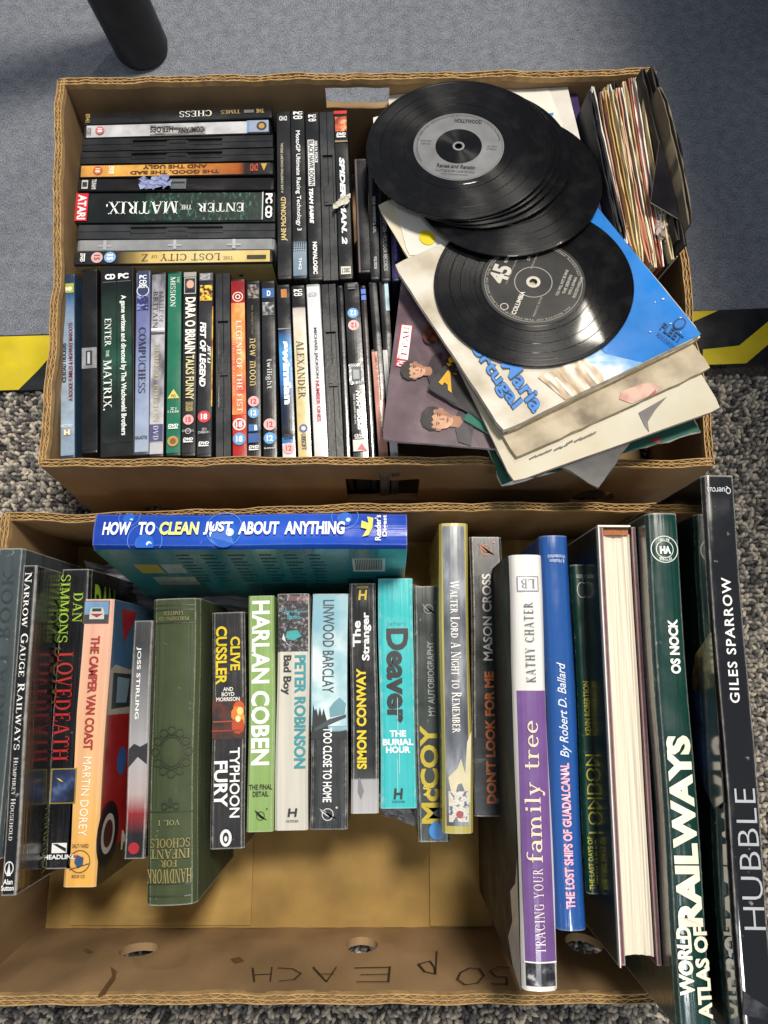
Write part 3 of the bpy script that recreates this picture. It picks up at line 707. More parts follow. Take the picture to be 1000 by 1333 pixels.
# crumpled scrap of lilac paper on the boxed case
def scrap(name, label, cat, pix, z, color, seed, amp=.004, n=9, thick=True):
    r_ = random.Random(seed); c = P(*pix[0], z); v = []; f = []
    cs = [P(x, y, z) for x, y in pix[1:]]          # four corners
    for a in range(n+1):
        for b_ in range(n+1):
            s, t = a/n, b_/n
            p = cs[0]*(1-s)*(1-t)+cs[1]*s*(1-t)+cs[2]*s*t+cs[3]*(1-s)*t
            ed = .0018 if 0 < a < n and 0 < b_ < n else .004
            v.append((p.x+r_.uniform(-ed, ed)*.7, p.y+r_.uniform(-ed, ed)*.7, z+abs(math.sin(s*9+t*3+seed))*amp+r_.uniform(0, amp*.5)))
    for a in range(n):
        for b_ in range(n): q = a*(n+1)+b_; f.append((q, q+n+1, q+n+2, q+1))
    o = mesh_obj(name, v, f, mat(color, .6, noise=.15, bump=.2, bscale=120), None)
    md = o.modifiers.new('thickness', 'SOLIDIFY'); md.thickness = .0003
    return tag(o, label, cat)
scrap('paper_scrap', 'crumpled lilac paper scrap on the black boxed case', 'paper scrap', ((205, 241), (183, 235), (221, 231), (223, 247), (186, 248)), ZA+D_+.0015, '8f97bd', 3, .004)

# ------------------------------------------------------------------ near row of cases
def vcase(label, A, B, wpx, name='disc_case', cat='disc case', **k):
    k.setdefault('L', .187)
    return Item(name, label, cat, A, B, wpx, k.pop('D', D_), k.pop('z0', ZA), group=k.pop('group', GD), **k)
Y1 = 583
i = vcase('pale blue icy case with dark red upward title at the left wall', (88.3, 356.4), (88.3, 578), 19.3).case(ramp=[(0, '8396ab'), (.45, '9fb0c2'), (.75, '7f97b2'), (.86, '3f5f86'), (.93, '2e4a6c'), (1, '2b3a4e')], shell='24384c', noise=.35)
i.text(sans('A ROOKIE FUMBLES & HIGHWAY MAROOTS', .03), 421, 523, .58, .86, 'up', '6a1d22'); i.text(sans('ICE ROAD TRUCKERS', .03), 447, 498, .16, .42, 'up', '1c2430')
i.rect(370, 382, .1, .95, 'a9b24a', 'channel_badge'); i.disc(377, .36, .16, 'e8ead8', 'channel_badge'); i.disc(377, .68, .16, 'e8ead8', 'channel_badge')
i.rect(560, 567, .26, .74, 'b08a3a', 'channel_badge'); i.text(sans('H', .06), 560, 567, .3, .7, 'across', 'e9e2d0'); i.text(sans('HISTORY', .01), 553, 557, .1, .9, 'across', 'd8dde4')
i = vcase('black boxed case with a clear plastic clip beside the pale blue case', (116.6, 350), (116.6, 578), 21).case(shell='0d0b0b', insert='0f0c0c', noise=.3, bump=.2)
i.rect(453, 480, .05, .97, material=mat('8b8d90', .1, .9, noise=.6, bump=.4, bscale=150), name='clear_clip'); i.rect(457, 476, .3, .7, '2c2e31', 'clear_clip'); i.rect(459, 474, .4, .56, 'aab0b4', 'clear_clip')
i = vcase('double game set in a black card slipcase, two green-black spines', (152.4, 347), (152.8, 578), 43, L=.193, name='boxed_set')
i.case(shell='2b2720', insert='131615', margin=.01, ends=.0008, r=.0005)
for a, b_ in ((.06, .495), (.515, .95)):
    i.rect(351, 577, a, b_, material=mat('111413', .25, .6, ramp=(-.097, .097, [(0, '0f1211'), (.3, '12201b'), (.5, '1d4a3b'), (.68, '163328'), (.9, '0c100f'), (1, '17191a')]), noise=.5, bump=.1), name='game_spine')
i.text(sans('CD', .05), 357, 364, .14, .46, 'across', 'f4f4f4'); i.text(sans('PC', .05), 357, 364, .55, .87, 'across', 'f4f4f4')
i.rect(367, 368, .07, .48, '5a625e'); i.rect(367, 368, .53, .94, '5a625e')
i.text(serif('ENTER'), 415, 451, .14, .34, 'down', 'eef2ee'); i.text(serif('THE'), 456, 465, .18, .28, 'down', 'eef2ee'); i.text(serif('MATRIX.'), 469, 534, .11, .36, 'down', 'eef2ee')
i.text(sans('A game written and directed by The Wachowski Brothers', .025), 386, 568, .60, .80, 'down', 'e6ebe6')
i = vcase('lavender blue game case with dark downward title', (187, 351.6), (184.6, 580), 19.6).case(ramp=[(0, '98a5b8'), (.35, '8f9cbb'), (.7, '6a70a2'), (.9, '59608f'), (1, '9aa3b4')], shell='3c4354')
i.rect(354, 381, .1, .9, '2f3a5a', 'format_badge'); i.disc(379, .5, .4, '2f3a5a', 'format_badge'); i.disc(379, .5, .42, 'e0e4ee', 'format_badge', r_in=.88)
for c, tx in ((362, 'PC'), (368.5, 'CD'), (374, 'ROM')): i.text(sans(tx, .03), c-3.2, c+2, .25, .75, 'across', 'f2f4fa')
i.rect(386, 404, .12, .88, material=noise_mat([(.4, '2a2f78'), (.52, '10121e'), (.6, '7d86c4')], 260), name='cover_picture')
i.text(serif('COMPUCHESS'), 427, 512, .26, .74, 'down', '1f2440'); i.text(sans('GALACTIX', .03), 568, 572, .1, .9, 'across', '22283c')
i = vcase('silver grey war film case with a cloudy picture and gold edition text', (207.4, 354), (203.8, 581), 19).case(insert='b4b3b8', noise=.2)
i.rect(358, 576, .04, .96, material=noise_mat([(.35, '565660'), (.5, 'a3a2aa'), (.65, 'd3d3d6')], 55, stretch=(1, .5, 1)), name='cover_picture')
i.text(serif('BATTLE OF'), 380, 421, .55, .86, 'down', '3c3a40'); i.text(serif('BRITAIN'), 380, 428, .14, .46, 'down', '3c3a40'); i.rect(428, 431, .04, .96, 'e6e6e8'); i.rect(433, 436, .04, .96, '44434a')
i.text(serif('LIMITED EDITION'), 449, 550, .3, .62, 'down', 'b9a877'); i.rect(553, 575, .05, .95, '4a4a70', 'printed_band'); i.text(serif('DVD'), 555, 573, .3, .65, 'down', 'c8c8d8')
i = vcase('dark green film case with a yellow triangle badge', (227.8, 352.8), (225.8, 582), 19.4).case(insert='1f6b52', shell='0d2a22', noise=.12)
i.text(serif('THE'), 361, 369, .66, .85, 'down', 'd8e4dc'); i.text(serif('MISSION'), 361, 400, .22, .58, 'down', 'e2ebe4')
i.poly([(507, .5), (519, .1), (519, .9)], 'd9c868', 'rating_badge'); i.text(sans('PG', .03), 514, 518, .36, .64, 'across', '6a5a20'); i.text(sans('Z1', .01), 531, 534, .3, .7, 'across', 'cfe0d6'); i.text(sans('11638', .01), 535, 538, .15, .85, 'across', 'cfe0d6')
dvd_logo(i, 555, 'e8efe8'); i.disc(575, .5, .36, 'b08a45', 'studio_logo'); i.disc(575, .5, .2, '7a4a2a', 'studio_logo')
i = vcase('dark comedy case with a small portrait and large white downward title', (248, 353), (245.6, 583), 18.8).case(insert='232021')
i.rect(355, 361, .06, .94, 'a09a94'); i.rect(362, 383, .1, .92, 'c9c4be', 'portrait'); i.rect(363, 382, .14, .88, '30343c', 'portrait'); i.disc(371, .52, .26, 'd8a68c', 'portrait', sy=1.25); i.poly([(382, .16), (376, .34), (376, .7), (382, .86)], '14161c', 'portrait')
i.text(sans('DARA O BRIAIN', .035), 388, 461, .2, .92, 'down', 'f0eadf'); i.text(sans('TALKS FUNNY', .02), 463, 521, .28, .86, 'down', 'd9cf9a'); i.text(sans('LIVE IN LONDON', .02), 524, 536, .3, .8, 'down', 'c0b070')
i.rating(547, '15', 'd9a0a0', 'a82030'); i.text(sans('UNIVERSAL', .0), 560, 563, .1, .9, 'across', 'b8b8b8'); i.disc(562, .5, .2, 'c8c8c8', 'studio_logo', r_in=.8); dvd_logo(i, 573)
i = vcase('black martial arts case with yellow figure and slanted white title', (268.8, 354), (265.8, 583), 20).case(insert='26262a', noise=.3)
i.rect(356, 366, .05, .95, '505258'); i.text(sans('DRAGON', .02), 357, 365, .1, .8, 'down', 'c9c9cc')
i.rect(372, 392, .12, .92, material=noise_mat([(.44, '2a1a12'), (.5, 'd69a1e'), (.6, 'e8c840')], 330), name='fighter_picture'); i.rect(400, 530, .93, 1.0, material=noise_mat([(.4, 'a02018'), (.55, 'd8b41e')], 60), name='edge_print')
i.text(sans('JET LI', .03, .2), 450, 474, .62, .86, 'down', 'f2f2f2'); i.text(sans('FIST OF LEGEND', .04, .2), 420, 504, .16, .56, 'down', 'f2f2f2')
i.rating(543, '18', 'c03038', 'f6f0f0', r=.4); i.text(sans('ZI', .0), 558, 561, .35, .65, 'across', 'c8c8c8'); i.text(sans('D888491', .0), 562, 565, .15, .85, 'across', 'c8c8c8'); dvd_logo(i, 578)
i = vcase('plain dark case latch side up between the martial arts cases', (290, 356), (291, 584), 18.8).latch_case('25272b')
i = vcase('red and orange fiery case with white serif downward title', (309.6, 362.8), (312.4, 586), 19.6, L=.188).case(ramp=[(0, 'a01c1c'), (.12, 'b0261e'), (.3, 'c8401e'), (.5, 'cc5a2a'), (.7, 'cf5828'), (.86, 'a51f20'), (1, '8c1a1e')], noise=.35, shell='3a1414')
i.rect(395, 540, .05, .95, material=noise_mat([(.42, 'c8481f'), (.58, 'de8a3c'), (.7, 'f2c98a')], 70, stretch=(1, .4, 1)), name='flame_print')
i.disc(387, .5, .36, 'f0dcd0', 'studio_logo', r_in=.82); i.disc(387, .5, .18, 'f0dcd0', 'studio_logo', r_in=.6); i.text(serif('LEGEND OF THE FIST'), 418, 537, .36, .74, 'down', 'f6ece2'); i.text(serif('THE RETURN OF CHEN ZHEN'), 441, 516, .12, .26, 'down', 'efc7a8')
i.rating(553, '18', 'e6d2cc', 'f6eeee', r=.42, face='b01c22'); i.rating(572, '18', '5b93c8', 'f4f6fa', r=.42)
i = vcase('black vampire saga case with gold lower-case title', (329.5, 365), (331, 587), 18.8, L=.187).case(insert='1b1917')
i.rect(371, 389, .14, .9, material=noise_mat([(.45, '1c1816'), (.55, '8a8078')], 300), name='portrait'); i.text(serif('the twilight saga'), 398, 436, .36, .52, 'down', '8a7a52'); i.text(serif('new moon'), 441, 503, .24, .66, 'down', 'cdb878')
i.rating(523, '12', 'e0a9a9', 'a5282c', r=.38); i.rating(538, '12', '5f9ccb', 'f4f6fa', r=.38); i.rect(553, 562, .16, .84, '1e5c9c', 'format_badge'); i.text(sans('B', .04), 554, 561, .55, .75, 'across', 'dfe8f4'); i.rect(565, 577, .14, .84, '1f4f94', 'format_badge'); dvd_logo(i, 583)
i = vcase('black case with a small grey portrait and white lower-case title', (349, 365), (352, 587), 18.6, L=.187).case(insert='1c1c1d')
i.rect(376, 388, .08, .92, '1d5b9a', 'format_badge'); i.text(sans('D', .04), 379, 386, .42, .68, 'across', 'eef2f8'); i.rect(394, 411, .1, .92, material=noise_mat([(.42, '1d2022'), (.55, '6d7478'), (.65, 'b8bec0')], 220), name='portrait')
i.text(serif('twilight'), 468, 507, .26, .72, 'down', 'dcdcd8'); i.rating(553, '12', 'e0a9a9', 'a5282c', r=.42); i.rating(571, '12', '4f96cf', 'f4f6fa', r=.42); i.text(sans('SUMMIT', .02), 583, 585, .1, .9, 'across', 'd0d0d0')
i = vcase('black and glowing blue thriller case with a blurred white title', (368.4, 370), (376.5, 588), 18.2, L=.185).case(ramp=[(0, 'd6d8dc'), (.13, 'd6d8dc'), (.132, '2f77b8'), (.16, '2f77b8'), (.165, '16181c'), (.36, '1a2c48'), (.46, '2a6eb4'), (.62, '4a98d4'), (.72, '1e4a80'), (.735, '1a1b1e'), (1, '1a1b1e')])
i.rect(377, 388, .34, .76, 'b8742c', 'channel_badge'); i.rect(428, 429, .05, .95, '8fa0b4'); i.text(sans('swimfan', .06), 445, 527, .3, .84, 'down', 'eef4fb'); dvd_logo(i, 568, '16181c'); i.rating(584, '12', 'e0a9a9', 'a5282c', r=.4)
i = vcase('cream strategy game case with brown serif title and black head', (388, 371), (397, 588), 18.4, L=.185).case(ramp=[(0, 'd5c088'), (.3, 'd8c58e'), (.6, 'd9cba8'), (.8, 'cfc8bb'), (.865, 'b5aea8'), (.875, '1b1b1c'), (1, '1b1b1c')], noise=.22)
i.text(sans('PC', .05), 377, 381, .18, .8, 'across', 'f2f2f2'); i.text(sans('CD', .05), 382, 386, .18, .8, 'across', 'f2f2f2'); i.text(serif('ALEXANDER'), 444, 519, .22, .74, 'down', '4a3c2c'); i.disc(558, .48, .3, '4a4f8a', 'maker_badge'); i.disc(558, .48, .16, 'c9c6cf', 'maker_badge'); i.text(sans('UBISOFT', .02), 565, 586, .3, .64, 'down', '3c3a58')
i = vcase('white music video case with black and red capital title', (407.4, 369.5), (418.2, 589), 18.6, L=.186).case(insert='d3d4d8', shell='9a9b9e', noise=.06)
i.disc(384, .45, .34, 'b2b3b8', 'format_badge', r_in=.85, sy=.5); i.text(sans('DVD', .02), 383, 386, .2, .7, 'across', 'a8a9ae'); i.text(sans('MICHAEL JACKSON', .025), 427, 493, .36, .62, 'down', '2a2a2e'); i.text(sans('NUMBER ONES', .025), 496, 549, .36, .62, 'down', 'b3202c')
i = vcase('plain black case latch side up beside the white music case', (427.6, 370), (438, 589), 18.6, L=.186).latch_case('1d1e20')
i = vcase('slim black case wedged beside the latch-up case', (442.5, 371), (452.5, 589), 8, L=.186).case(insert='121214')
i = vcase('black card superhero case with clear clip and two upside-down badges', (457.4, 367), (469.6, 589), 20, L=.188).case(shell='161617', insert='171719', margin=.02)
i.rating(408, '12', '4f96cf', 'f4f6fa', r=.36, d='flip'); i.rating(424, '12', 'e6b0ae', 'a5282c', r=.36, d='flip'); i.rect(474, 501, .04, .97, material=mat('a9abad', .1, .9, noise=.5, bump=.4, bscale=150), name='clear_clip'); i.rect(478, 497, .2, .82, '3b3d40', 'clear_clip'); i.rect(482, 494, .3, .7, '8f9498', 'clear_clip')
i.text(sans('SPIDER-MAN', .05, .2), 509, 561, .4, .68, 'up', 'e8e8e8'); i.text(sans('THE NEW ANIMATED SERIES', .02), 513, 553, .22, .34, 'up', 'b9b9b9'); dvd_logo(i, 568, 'bdbdbd', d='flip'); i.rect(573, 588, .05, .95, 'c8c0bc', 'printed_band'); i.poly([(586, .3), (578, .6), (588, .9)], 'b03038', 'printed_shape')
i.rect(371, 375, .25, .75, '4c4e52'); i.rect(376, 378, .25, .75, '4c4e52')
i = vcase('slim dark case with two small blue squares on its spine', (472.6, 371), (485, 588), 7.6, L=.186).case(insert='2a2422')
i.rect(377, 383, .1, .9, '3a6fd0', 'format_badge'); i.rect(385, 391, .1, .9, '3a6fd0', 'format_badge')

# far column
i = vcase('black live concert case with gold upward title', (369, 144.4), (371, 365), 19).case(insert='201f20')
i.text(sans('JANE McDONALD', .03), 257, 314, .28, .72, 'up', 'c9b27a'); i.text(sans('A LIVE CHRISTMAS CONCERT SPECIAL', .02), 187, 252, .3, .46, 'up', 'b9b0a0'); i.text(sans('DVD', .05), 152, 158, .2, .75, 'flip', 'c8c8c8')
i = vcase('black racing game case with white downward title and grey-blue foot', (387.3, 144), (391, 365), 19).case(ramp=[(0, '5f7386'), (.2, '8fa0ae'), (.215, '1b1b1c'), (1, '1b1b1c')])
i.text(sans('PC', .05), 146, 150, .2, .85, 'across', 'f2f2f2'); i.text(sans('CD', .05), 151.5, 156, .2, .85, 'across', 'f2f2f2'); i.text(sans('MotoGP Ultimate Racing Technology 3', .015), 171, 301, .28, .66, 'down', 'e6e6e6'); i.text(sans('THQ', .03), 336, 352, .4, .62, 'down', 'dfe5ea')
for k in range(24): i.disc(317+(k//6)*3, .12+(k % 6)*.15, .055, '18222e', 'halftone_dot', n=8)
i = vcase('black army game case with stencilled white downward title', (406, 145.6), (411.6, 367), 18.6).case(insert='19191a')
i.text(sans('PC', .05), 150, 154, .25, .8, 'across', 'f2f2f2'); i.text(sans('CD', .05), 155.5, 159, .25, .8, 'across', 'f2f2f2')
i.rect(183, 243, .16, .6, 'd9d9d9', 'title_plate'); i.text(sans('BLACK HAWK DOWN', .03), 184, 242, .2, .56, 'down', '161616'); i.text(sans('DELTA FORCE', .03), 185, 213, .64, .84, 'down', 'e0e0e0'); i.text(sans('TEAM SABRE', .05, .2), 246, 292, .18, .46, 'down', 'ececec'); i.text(sans('NOVALOGIC', .05), 316, 358, .34, .64, 'down', 'e2e2e2')
vcase('scuffed black case latch side up in the far column', (425, 145.6), (431, 369), 18.6).latch_case('26282b')
i = vcase('black superhero film case with red head and slanted silver title', (443, 144.4), (451, 367), 18.4).case(insert='1b1c1c')
i.rect(145, 149, .03, .97, 'c02a2a'); i.rect(153, 172, .1, .92, material=noise_mat([(.4, '7a2418'), (.55, 'c05a34'), (.65, 'e0a070')], 200), name='hero_picture'); dvd_logo(i, 176, 'e6e6e6'); i.rect(184, 186, .05, .95, '8a7a5a')
i.text(sans('SPIDER-MAN. 2', .05, .2), 206, 319, .3, .68, 'down', 'dfe3e6'); i.rect(348, 358, .16, .84, 'c9c7bb', 'format_badge'); i.text(sans('2 DISC', .04), 350, 356, .22, .78, 'across', '2a2a2a')
scrap('torn_sticker', 'torn clear sticky tape curling on the superhero film case', 'sticker', ((444, 268), (434, 278), (440, 262), (454, 255), (452, 266)), ZA+D_+.0016, 'c9c6b8', 5, .004, n=5)
GC = 'music discs in slim boxes'
def cd(label, A, B, wpx, **k): return Item('music_case', label, 'disc case', A, B, wpx, .140, k.pop('z0', ZA), L=.125, group=GC, **k)
i = cd('wide black music set beside the superhero film case', (469, 206), (475, 357), 17).case(insert='151314', shell='1f1a1c'); i.rect(208, 355, .08, .2, '4c3a3c')
i = cd('black music case with small white lettering near its foot', (485, 214), (488.6, 357), 12).case(insert='1a1a1b', shell='2a2b2c'); i.text(sans('YOUR WONDERFUL GIRL', .01), 256, 304, .4, .7, 'down', 'c0c0c0'); i.text(sans('POLYDOR', .02), 335, 351, .4, .7, 'down', 'c8c8c8')
i = cd('black music case with grey capital lettering along its spine', (498, 216), (502.5, 358), 12).case(insert='19191a', shell='2a2b2c'); i.text(sans('ERIC CLAPTON • POLYDOR RECORDS', .015), 270, 353, .3, .72, 'down', 'a8aaac')
i = cd('purple spined music case next to the purple-brown sleeve', (512, 216), (515.8, 355), 11).case(insert='2c2260', shell='1d1830'); i.text(sans('LIVING ON MY OWN', .01), 305, 340, .3, .65, 'down', '9a90c8')
cd('black music case tucked behind the slim blue-marked case', (485, 366), (493, 470), 11, z0=.004).case(insert='101011', shell='1c1d1e')
cd('dark music case with a pale blue edge beside the group-photo sleeve', (499, 366), (506, 470), 12, z0=.004).case(insert='141416', shell='222426').rect(368, 405, .6, 1, 'a9cbd8', 'pale_insert')
i = cd('salmon pink spined music case standing low in the near row', (489.5, 454), (499, 588), 13, z0=-.002 + .006).case(insert='c58d7c', shell='55504e'); i.text(sans('SIMPLY THE GREATEST LOVE SONGS', .01), 462, 570, .3, .6, 'down', 'a05044')
i = cd('white spined music case beside the salmon pink one', (503, 452), (513, 588), 11, z0=.004).case(insert='c9cac8', shell='3a3b3c')

# ------------------------------------------------------------------ loose records and sleeves: a pile tilted down towards the far wall
PN = Vector((-.05, .19, 1)).normalized(); PO = P(694, 369, .200)
PX = Vector((1, 0, 0)) - PN*PN.x; PX.normalize(); PY = PN.cross(PX)
PR = Matrix((PX, PY, PN)).transposed()
def pile(x, y, lev):                       # pixel -> pile coordinates on the layer lev (metres above the blue sleeve)
    q = on_plane(x, y, PO + PN*lev, PN) - PO
    return Vector((q.dot(PX), q.dot(PY)))
GS = 'paper record sleeves'
def pile_root(name, label, cat, c, lev, yaw=0, group=None, tilt=None):
    o = link(bpy.data.objects.new(name, None)); R = PR if tilt is None else tilt
    o.location = PO + PX*c.x + PY*c.y + PN*lev
    o.rotation_euler = (R @ Matrix.Rotation(yaw, 3, 'Z')).to_euler(); tag(o, label, cat, group); return o
class Sleeve:
    """square paper record sleeve lying in the pile; corner pixels P0 (origin) and P1 give the place and turn of one edge, the sleeve lies left of P0->P1"""
    def __init__(s, label, p0, p1, lev, front, th=.0022, size=.182, edge='cfc4a6', rough=.5, coat=.15, torn=0.0, side=1, bend=.0, seed=1, cut=0):
        a, b = pile(*p0, lev), pile(*p1, lev); d = (b-a).normalized(); nrm = Vector((-d.y, d.x))*side
        c = a + d*size/2 + nrm*size/2; s.size = size; s.lev = lev; s.th = th
        s.yaw = math.atan2(d.y, d.x); s.c = c
        s.root = pile_root('record_sleeve', label, 'record sleeve', c, lev, s.yaw, GS); s.layer = 0
        r_ = random.Random(seed); n = 18; h = size/2; v = []; f = []
        bz = lambda x, y: bend*((x/h)**2*.5+(y/h)**3*.5) + .0004*math.sin(x*60+seed)*math.cos(y*50+seed)
        s.bz = bz
        for lz in (0, -th):
            for i in range(n+1):
                for j in range(n+1):
                    x, y = -h+size*i/n, -h+size*j/n
                    if (i in (0, n)) != (j in (0, n)):
                        k = r_.uniform(0, torn); x -= math.copysign(k, x) if i in (0, n) else 0; y -= math.copysign(k, y) if j in (0, n) else 0
                    if (i in (0, n)) and (j in (0, n)): x *= .985; y *= .985
                    v.append((x, y, lz+bz(x, y)))
        M = (n+1)**2
        for i in range(n):
            for j in range(n):
                a_ = i*(n+1)+j; f.append((a_, a_+n+1, a_+n+2, a_+1)); b_ = a_+M; f.append((b_+1, b_+n+2, b_+n+1, b_))
        fr = len(f)
        rim = [j for j in range(n+1)] + [i*(n+1)+n for i in range(1, n+1)] + [n*(n+1)+j for j in range(n-1, -1, -1)] + [i*(n+1) for i in range(n-1, 0, -1)]
        for k in range(len(rim)):
            p, q = rim[k], rim[(k+1) % len(rim)]; f.append((p, q, q+M, p+M))
        o = mesh_obj('sleeve_card', v, f, front, s.root, smooth=40); o.data.materials.append(mat(edge, .9, noise=.3, scale=150))
        for k in range(fr, len(f)): o.data.polygons[k].material_index = 1
    def loc(s, x, y):
        q = pile(x, y, s.lev) - s.c; c_, s_ = math.cos(-s.yaw), math.sin(-s.yaw)
        return (q.x*c_-q.y*s_, q.x*s_+q.y*c_)
    def shape(s, pts, color=None, name='printed_shape', material=None):
        s.layer += 1; v = []
        for x, y in pts:
            a, b = s.loc(x, y); h = s.size/2-.0005; a = max(-h, min(h, a)); b = max(-h, min(h, b)); v.append((a, b, s.bz(a, b)+.0007+.00007*s.layer))
        ar = sum(v[k][0]*v[(k+1) % len(v)][1]-v[(k+1) % len(v)][0]*v[k][1] for k in range(len(v))); ix = tuple(range(len(v)))
        return mesh_obj(name, v, [ix if ar > 0 else ix[::-1]], material or mat(color, .5, .15), s.root)
    def oval(s, x, y, rx, ry, color=None, name='printed_shape', material=None, ang=0, n=22):
        ca, sa = math.cos(math.radians(ang)), math.sin(math.radians(ang))
        return s.shape([(x+rx*math.cos(p)*ca-ry*math.sin(p)*sa, y+rx*math.cos(p)*sa+ry*math.sin(p)*ca) for p in [2*math.pi*k/n for k in range(n)]], color, name, material)
    def text(s, geo, o, u, w_, color, name='lettering'):
        """o pixel of the text's lower left corner, u of its lower right, w_ of its upper left"""
        s.layer += 1; v, f = geo; O = Vector(s.loc(*o)); U = Vector(s.loc(*u))-O; W = Vector(s.loc(*w_))-O; pts = []
        for a, b in v:
            q = O+U*a+W*b; pts.append((q.x, q.y, s.bz(q.x, q.y)+.0007+.00007*s.layer))
        return mesh_obj(name, pts, f, mat(color, .5, .15), s.root)
paper = lambda c, n=.2, sc=25: mat(c, .75, 0, noise=n, scale=sc, bump=.12, bscale=70)

# stack of sleeves, lowest first
s = Sleeve('green sleeve with white frayed edge at the foot of the pile', (652, 634), (905, 566), -.036, paper('24584a'), side=1, edge='e2e0d8', seed=3, torn=.003)
s.shape([(843, 573), (862, 568), (858, 580)], '8a2a34', 'red_print')
s = Sleeve('maroon sleeve with worn white corner hanging over the rim', (662, 616), (610, 530), -.031, mat('4a2836', .5, .2, noise=.35), side=-1, torn=.002, seed=6)
s = Sleeve('group-photo sleeve with a white title sticker, dusky purple', (497, 573), (632, 583), -.026, noise_mat([(.3, '3c2c33'), (.5, '5d4a52'), (.7, '7d6c72')], 22, .35, .4), edge='b5abae', seed=8, th=.003)
s.shape([(536, 421), (539, 424), (528, 478), (514, 476)][:0] or [(522, 422), (538, 424), (529, 480), (514, 477)], 'a51f38', 'title_sticker'); s.shape([(523.5, 423.5), (536.5, 425), (531, 469), (517, 467)], 'ece6e2', 'title_sticker')
s.text(serif("T'PAU"), (529, 466), (533.5, 427), (521.5, 465), '8c1830'); s.text(sans('CH', .04), (526, 478), (528, 471), (516, 477), 'f0e4e4')
hair, skin, shirt = '1d1614', 'b98a6e', '2a1c26'
sk1 = noise_mat([(.35, 'a5765a'), (.55, 'bd9072'), (.7, 'cfa486')], 60, .4, .3); sk2 = noise_mat([(.35, '86583f'), (.6, '9c6c50')], 60, .4, .3); hr = noise_mat([(.4, '0d0a0a'), (.6, '2a201c'), (.75, '463730')], 240, .4, .3, stretch=(1, .3, 1))
def portrait(s, cx, cy, k, deg):
    c_, s_ = math.cos(math.radians(deg)), math.sin(math.radians(deg))
    T_ = lambda pts: [(cx+(u*c_+v*s_)*k, cy+(u*s_-v*c_)*k) for u, v in pts]
    s.shape(T_([(-1.7, -2.6), (-1.5, -1.6), (-.6, -1.25), (.6, -1.2), (1.6, -1.7), (1.9, -2.6)]), material=noise_mat([(.4, '1a121a'), (.65, '33242f')], 50), name='figure_shirt')
    s.shape(T_([(-.42, -1.5), (-.45, -.6), (.45, -.6), (.42, -1.5), (0, -1.75)]), material=sk2, name='figure_neck')
    s.shape(T_([(-.86, .2), (-.95, .7), (-.7, 1.25), (-.2, 1.5), (.4, 1.45), (.85, 1.1), (.95, .6), (.84, .1), (.6, .5), (-.6, .5)]), material=hr, name='figure_hair')
    for sx in (-1, 1): s.shape(T_([(sx*.72, .25), (sx*.9, .2), (sx*.88, -.1), (sx*.72, -.2)]), material=sk2, name='figure_ear')
    s.shape(T_([(-.74, .5), (-.74, -.1), (-.6, -.6), (-.28, -.95), (.05, -1.02), (.36, -.9), (.62, -.55), (.75, -.05), (.74, .5), (.4, .95), (-.4, .95)]), material=sk1, name='figure_face')
    s.shape(T_([(.3, .5), (.34, -.3), (.2, -.9), (.36, -.9), (.62, -.55), (.75, -.05), (.74, .5)]), material=sk2, name='figure_face')
    s.shape(T_([(-.8, .45), (-.62, .6), (-.5, .42), (-.3, .64), (-.1, .5), (.15, .66), (.35, .48), (.6, .6), (.8, .4), (.84, .95), (.3, 1.35), (-.4, 1.35), (-.85, .9)]), material=hr, name='figure_hair')
    for sx in (-1, 1):
        s.shape(T_([(sx*.5, .26), (sx*.2, .24), (sx*.2, .17), (sx*.5, .2)]), '2a1c16', 'figure_brow'); s.shape(T_([(sx*.46, .06), (sx*.33, .12), (sx*.2, .05), (sx*.33, .0)]), '33231c', 'figure_eye')
    s.shape(T_([(.02, .1), (.14, -.3), (-.02, -.34)]), material=sk2, name='figure_nose'); s.shape(T_([(-.26, -.56), (0, -.51), (.26, -.56), (0, -.66)]), '7c4238', 'figure_mouth')
portrait(s, 573, 547, 17, -83); portrait(s, 541, 484, 13, -88)
s.oval(562, 438, 11, 13, material=noise_mat([(.4, '3c1c14'), (.6, '7a3c28')], 160), name='figure_hair', ang=30); s.oval(560, 410, 6, 10, '4a2a20', 'figure_hair')
s = Sleeve('green sleeve corner showing under the black sleeve', (603, 546), (640, 566), -.0225, paper('2a6a58'), edge='8fb3a4', seed=9, size=.07)
s = Sleeve('black sleeve with gold letters partly under the white pile', (554, 504), (752, 621), -.0195, mat('1c1b1d', .4, .3, noise=.25), edge='8a8886', seed=10, th=.0028, size=.172, torn=.002)
s.text(sans('A', .06), (588, 512), (571, 498), (593, 490), 'd7a018', 'gold_lettering'); s.text(sans('&', .07), (603, 490), (583, 486), (596, 467), 'd7a018', 'gold_lettering'); s.shape([(588, 458), (598, 464), (590, 468)], 'd7a018', 'gold_lettering')
s = Sleeve('cream sleeve with a grey torn patch sticking out over the rim', (668, 628), (938, 532), -.0155, noise_mat([(.3, '9d937a'), (.45, 'bab29c'), (.65, 'c6c1b2')], 9, .75, 0), edge='c9b8b4', seed=11, th=.0035, size=.19)
s.shape([(831, 538), (868, 517), (853, 534), (843, 550), (845, 563), (839, 555)], '6a6664', 'torn_patch')
for k in range(12):
    x, y = 690+k*7+random.uniform(-3, 3), 598-k*2.8; l_ = random.uniform(5, 14); s.shape([(x, y), (x+l_*.8, y-l_*.45), (x+l_*.8+1, y-l_*.4+random.uniform(.4, 1.6)), (x+1.5, y+1)], '5a5650', 'scuff_mark')
s = Sleeve('grubby water-stained sleeve with pink blotches', (672, 597), (930, 478), -.0105, noise_mat([(.32, '6f6252'), (.44, '9c8f7a'), (.56, 'b3a78f'), (.7, 'c0b6a2')], 24, .7, 0), edge='b8a88a', seed=12, th=.004, torn=.0012, size=.19)
